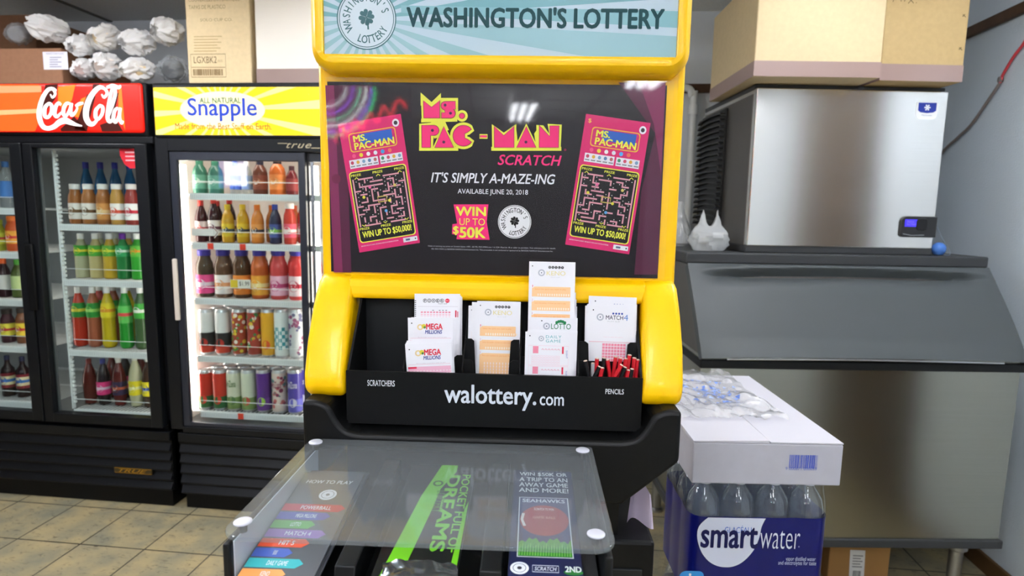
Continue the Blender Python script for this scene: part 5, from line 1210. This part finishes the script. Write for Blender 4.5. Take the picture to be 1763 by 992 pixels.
# red and grey cable on the side wall
X = XR-.012
def wx(px, py):
    d = AX_R*((px-881.5)/F_PX)+AX_D*((py-496)/F_PX)+AX_F; return tuple(CAM+d*((X-CAM.x)/d.x))
cpts = [wx(*p) for p in ((1790, 30), (1763, 74), (1745, 98), (1726, 130), (1722, 142), (1700, 175), (1672, 215), (1648, 238), (1618, 268))]
cpts.append((cpts[-1][0], cpts[-1][1]+.25, cpts[-1][2]-.22))
q = smooth_path(cpts, 5); k = 20
r_ = thing('cable', 'red cable with a grey sleeve draped down the pale blue side wall', 'cable', (0, 0, 0))
MB().tube(q[:k+1], .006, mat('c8434a', .4), 10).build('red_cable', r_); MB().tube(q[k:], .0065, mat('7d7370', .5), 10).build('grey_sleeve', r_)
MB().lathe([(.009, 0), (.011, .006), (.011, .018), (.008, .024)], mat('6a6260', .5), 12, *q[k]).build('splice', r_)

# small box on the floor under the bin
def pr_small(o, P):
    o.gpoly(P, [(-.03, .02), (.03, .02), (.025, .145), (-.035, .145)], .0008, mat('e6e6e4', .6))
    for i in range(5): o.grect(P, -.022, .118-.012*i, .018-(i % 2)*.008, .123-.012*i, .0012, mat('8a8a8c', .6))
    rg = random.Random(5); x = -.016
    while x < .016: w = rg.choice((.001, .002)); o.grect(P, x, .03, x+w, .055, .0012, mat('222222')); x += w+.0015
fp = W0.at(1482, 960, 2.42)
carton('cardboard_box', 'small brown box with a barcode label on the floor beneath the bin', 'box', -.115, .125, 0, .25, 0, .175, mat('a37a48', .75), None, (fp.x, 2.44, 0), .05, prints=pr_small)

# ================================================================== water cases with a white carton on top
def water_case(z, label):
    t = thing('water_case', label, 'water case', BF.wor(0, 0, z), BF.a, 'stacked water cases')
    return t
PET = clear('water_bottle', tint='eef4fa', haze=.10, rough=.05, refl=2.2, ior=1.45, hazecol='cfd8ea')
WR = clear('shrink_wrap', tint='fafcfd', haze=.02, rough=.06, refl=.8, ior=1.4, bump=.3, bump_scale=22)
NAVYB = mat('0b1260', .3, coat=.25)
def case(z, label, full):
    t = water_case(z, label); R = .0405; first = None
    prof = [(.030, 0), (.038, .004), (.0395, .02), (.038, .10), (.0395, .20), (.039, .22), (.033, .245), (.022, .262), (.0145, .272), (.014, .282)]
    for j in range(3):
        for i in range(4):
            if first is None:
                first = MB().lathe(prof, PET, 20, cap=False).build('water_bottle', t, smooth=60)
                MB().lathe([(.0160, .276), (.0160, .292), (.0145, .294), (0, .294)], mat('c9ced8', .35), 18).build('cap', first)
                o = first
            else:
                o = first.copy(); COL.objects.link(o); o.parent = t; c_ = first.children[0].copy(); COL.objects.link(c_); c_.parent = o
            o.location = (R+.001+i*.0815, R+.002+j*.0815, .002)
    # printed wrap hugging the bottles
    w = MB(); x1, y1 = .3265, .246; rr = .036
    ring = rrect(-.001, -.001, x1, y1, rr, 6)
    ring = [ring[-1]]+ring
    def rib(p, i): return p
    zs = [0.0015, .01, .06, .12, .18, .205, .2115]; n = len(ring)-1
    dense = []
    for i in range(n):
        a, b2 = ring[i], ring[i+1]; k = max(1, int(math.hypot(b2[0]-a[0], b2[1]-a[1])/.0075))
        for q_ in range(k): dense.append((a[0]+(b2[0]-a[0])*q_/k, a[1]+(b2[1]-a[1])*q_/k))
    def pin(p, zz):
        x, y = p; d = 0.0035*(1 if zz > .003 else 0)
        if y < .002 or y > y1-.002: dd = d*abs(math.cos(math.pi*(x-.0415)/.0815)) if .04 < x < .286 else d; dd = d-dd; return (x, y+dd if y < .1 else y-dd, zz)
        if x < .002 or x > x1-.002: dd = d-d*abs(math.cos(math.pi*(y-.0415)/.0815)) if .04 < y < .205 else 0; return (x+dd if x < .1 else x-dd, y, zz)
        return (x, y, zz)
    N = len(dense); vs = [pin(p, zz) for zz in zs for p in dense]
    w.add(vs, [(j*N+i, j*N+(i+1) % N, (j+1)*N+(i+1) % N, (j+1)*N+i) for j in range(len(zs)-1) for i in range(N)], NAVYB)
    P = face_y(-.0014)
    LG = mat('d9dff0', .4); LB = mat('3f6fc8', .4)
    if full:
        def b(px, py): p = BF.at(px, py, -.0014); return p.x, p.z-z
        c0 = b(1254, 921); rx = b(1308, 921)[0]-c0[0]
        blob = smooth_path([(530, 218), (640, 236), (760, 250), (880, 244), (985, 248), (930, 310), (886, 400), (868, 490), (825, 600), (760, 690), (680, 760), (600, 795), (530, 803), (440, 790), (350, 740), (280, 650), (242, 540), (237, 450), (260, 380), (320, 320), (400, 262)], 3)
        big = [b(1160+x_/5.877, 840+y_/5.877) for x_, y_ in blob]; big = [(x_, min(v_, .2105)) for x_, v_ in big]
        w.gpoly(P, big, .0008, LG)
        def T(t_, x0, y0, x1, y1, m_, **k): u0, v0 = b(x0, y1); u1, v1 = b(x1, y0); w.gtext(P, t_, u0, v0, u1, v1, .0014, m_, **k)
        T('smart', 1205, 908, 1306, 943, mat('12164e', .5), bold=.042); T('water', 1307, 914, 1378, 944, mat('e2e8f4', .4), bold=-.012); T('GLACÉAU', 1247, 905, 1294, 917, LB)
        T('vapor distilled water', 1352, 959, 1404, 967, mat('c4cce8', .4)); T('and electrolytes for taste', 1339, 966, 1405, 974, mat('c4cce8', .4))
        w.gring(P, b(1375, 941)[0], b(1375, 941)[1], .0012, .0018, .0014, mat('c4cce8'), 10)
        w.gpoly(P, rrect(b(1168, 1010)[0], .052, b(1212, 983)[0], b(1190, 983)[1], [.0, .004, .012, .016]), .0010, mat('3f9ae0', .4)); T('1', 1185, 987, 1190, 1003, mat('e8f2fa', .4), bold=.05)
    w.build('printed_wrap', t, smooth=50)
    f = MB(); zs2 = [(.212, 0), (.235, .003), (.255, .012), (.275, .022), (.292, .028), (.2965, .034)]
    vs = []
    for zz, ins in zs2:
        for (x, y) in dense:
            q_ = 1-.5*abs(math.cos(math.pi*(x-.0415)/.0815)) if ins else 0
            cx_, cy_ = (x1)/2, y1/2; vs.append((x+(cx_-x)*ins*2.2*q_, y+(cy_-y)*ins*2.2*q_, zz))
    f.add(vs, [(j*N+i, j*N+(i+1) % N, (j+1)*N+(i+1) % N, (j+1)*N+i) for j in range(len(zs2)-1) for i in range(N)], WR)
    f.build('clear_wrap', t, smooth=60)
    return t
zc = BF.at(1320, 832, 0).z
Z3 = .889-.2975
case(Z3, 'top case of clear water bottles in a navy printed wrap under the white carton', True)
case(Z3-.298, 'second water case of the stack, directly under the top case', False)
low = Z3-.596
tag(MB().box(0, .327, 0, .246, 0, max(.02, low+.298-.298), mat('1b1c1e', .6), .004).build('low_riser', None, BF.wor(0, 0, 0), BF.a), 'low dark riser holding the water cases off the floor', 'riser') if low > .02 else None
if low+.298 > .25: case(low, 'bottom water case of the stack, nearest the floor', False)
# white tray carton
WC = mat('b6b6c1', .6, noise_amt=.03, noise_scale=30)
m = MB(); cx0, cx1, cy0, cy1, zb, zt = -.006, .332, -.012, .545, 0, .101
m.box(cx0, cx1, cy0, cy1, zb, zt-.004, WC, .003)
def flap(x0, x1, lift): m.add([(x0, cy0+.001, zt-.003), (x1, cy0+.001, zt-.003), (x1, cy1, zt-.003), (x0, cy1, zt-.003), (x0, cy0+.001, zt-.0005), (x1, cy0+.001, zt-.0005+lift), (x1, cy1, zt-.0005), (x0, cy1, zt-.0005)], [(0, 1, 2, 3), (4, 5, 6, 7), (0, 1, 5, 4), (1, 2, 6, 5), (2, 3, 7, 6), (3, 0, 4, 7)], mat('c8c8d2', .6))
flap(cx0, .164, .003); flap(.168, cx1, .0)
P = face_y(cy0); rg = random.Random(9)
bc = BF.at(1358, 806, cy0), BF.at(1408, 784, cy0); x = bc[0].x; zz0 = .889
while x < bc[1].x: w_ = rg.choice((.0012, .0018, .0026)); m.grect(P, x, bc[0].z-zz0, min(x+w_, bc[1].x), bc[1].z-zz0, .0006, mat('3f56b8', .5)); x += w_+rg.choice((.0010, .0018))
m.gtext(P, '9 000871 000059', BF.at(1352, 809, cy0).x, BF.at(1352, 809, cy0).z-zz0, bc[1].x, BF.at(1352, 804, cy0).z-zz0, .0006, mat('5f70c0', .5))
tag(m.build('white_carton', None, BF.wor(0, 0, .889), BF.a), 'flat white carton with blue barcode lying on the water case', 'box')
# clear bag sheet with blue print on the carton
SB = clear('clear_bag_sheet', haze=.34, rough=.12, refl=1.6, ior=1.5, bump=.3, bump_scale=20, hazecol='f4f6fa')
m = MB(); rg = random.Random(6)
def sheet(u, v):
    x = .0+.26*u+.03*v*0; y = .12+.42*v; x += .05*(.5-v)*.3
    h = .006+.016*abs(noise.noise(Vector((u*4, v*4, 2))))+.010*abs(noise.noise(Vector((u*9, v*9, 5))))+.03*max(0, v-.7)*abs(math.sin(u*8))
    return (x+.012*noise.noise(Vector((u*3, v*6, 8))), y+.02*noise.noise(Vector((u*5, 1, 3))), h)
m.grid(sheet, 40, 44, SB)
def SP(u, v, h): p = sheet(u, v); return (p[0], p[1], p[2]+.0028+h)
bp_ = mat('8fa6d6', .5)
for i in range(110):
    a = rg.uniform(0, 6.28); r0 = rg.random()**.7; u, v = .50+.42*r0*math.cos(a), .50+.26*r0*math.sin(a); s_ = rg.uniform(.012, .036)
    q_ = [(u+s_*math.cos(k*1.047+a)*(1 if k % 2 else .5), v+s_*.7*math.sin(k*1.047+a)*(1 if k % 2 else .5)) for k in range(6)]
    m.gpoly(SP, q_, .0003, mat(rg.choice(('6f8ccc', '5674bc', '8fa8dc')), .6))
tag(m.build('clear_bag', None, BF.wor(0, 0, .9905), BF.a, smooth=24), 'crinkled clear plastic bag with pale blue print draped over the white carton', 'bag')
# scrap of white plastic tucked beside the kiosk foot
m = MB()
def scrap(u, v): return (.012+.045*u*(1-.35*v)+.01*v, .02*math.sin(u*5)+.01*v, .085*v*(1-.3*u*u))
m.grid(scrap, 10, 10, mat('c9bcd0', .5, translucent=.3))
p = KF.atz(1068, 900, .932)
tag(m.build('plastic_scrap', None, KF.wor(p.x, p.y, .932), KF.a, smooth=60), 'scrap of pale plastic wrap standing on the kiosk pedestal ledge', 'wrap')
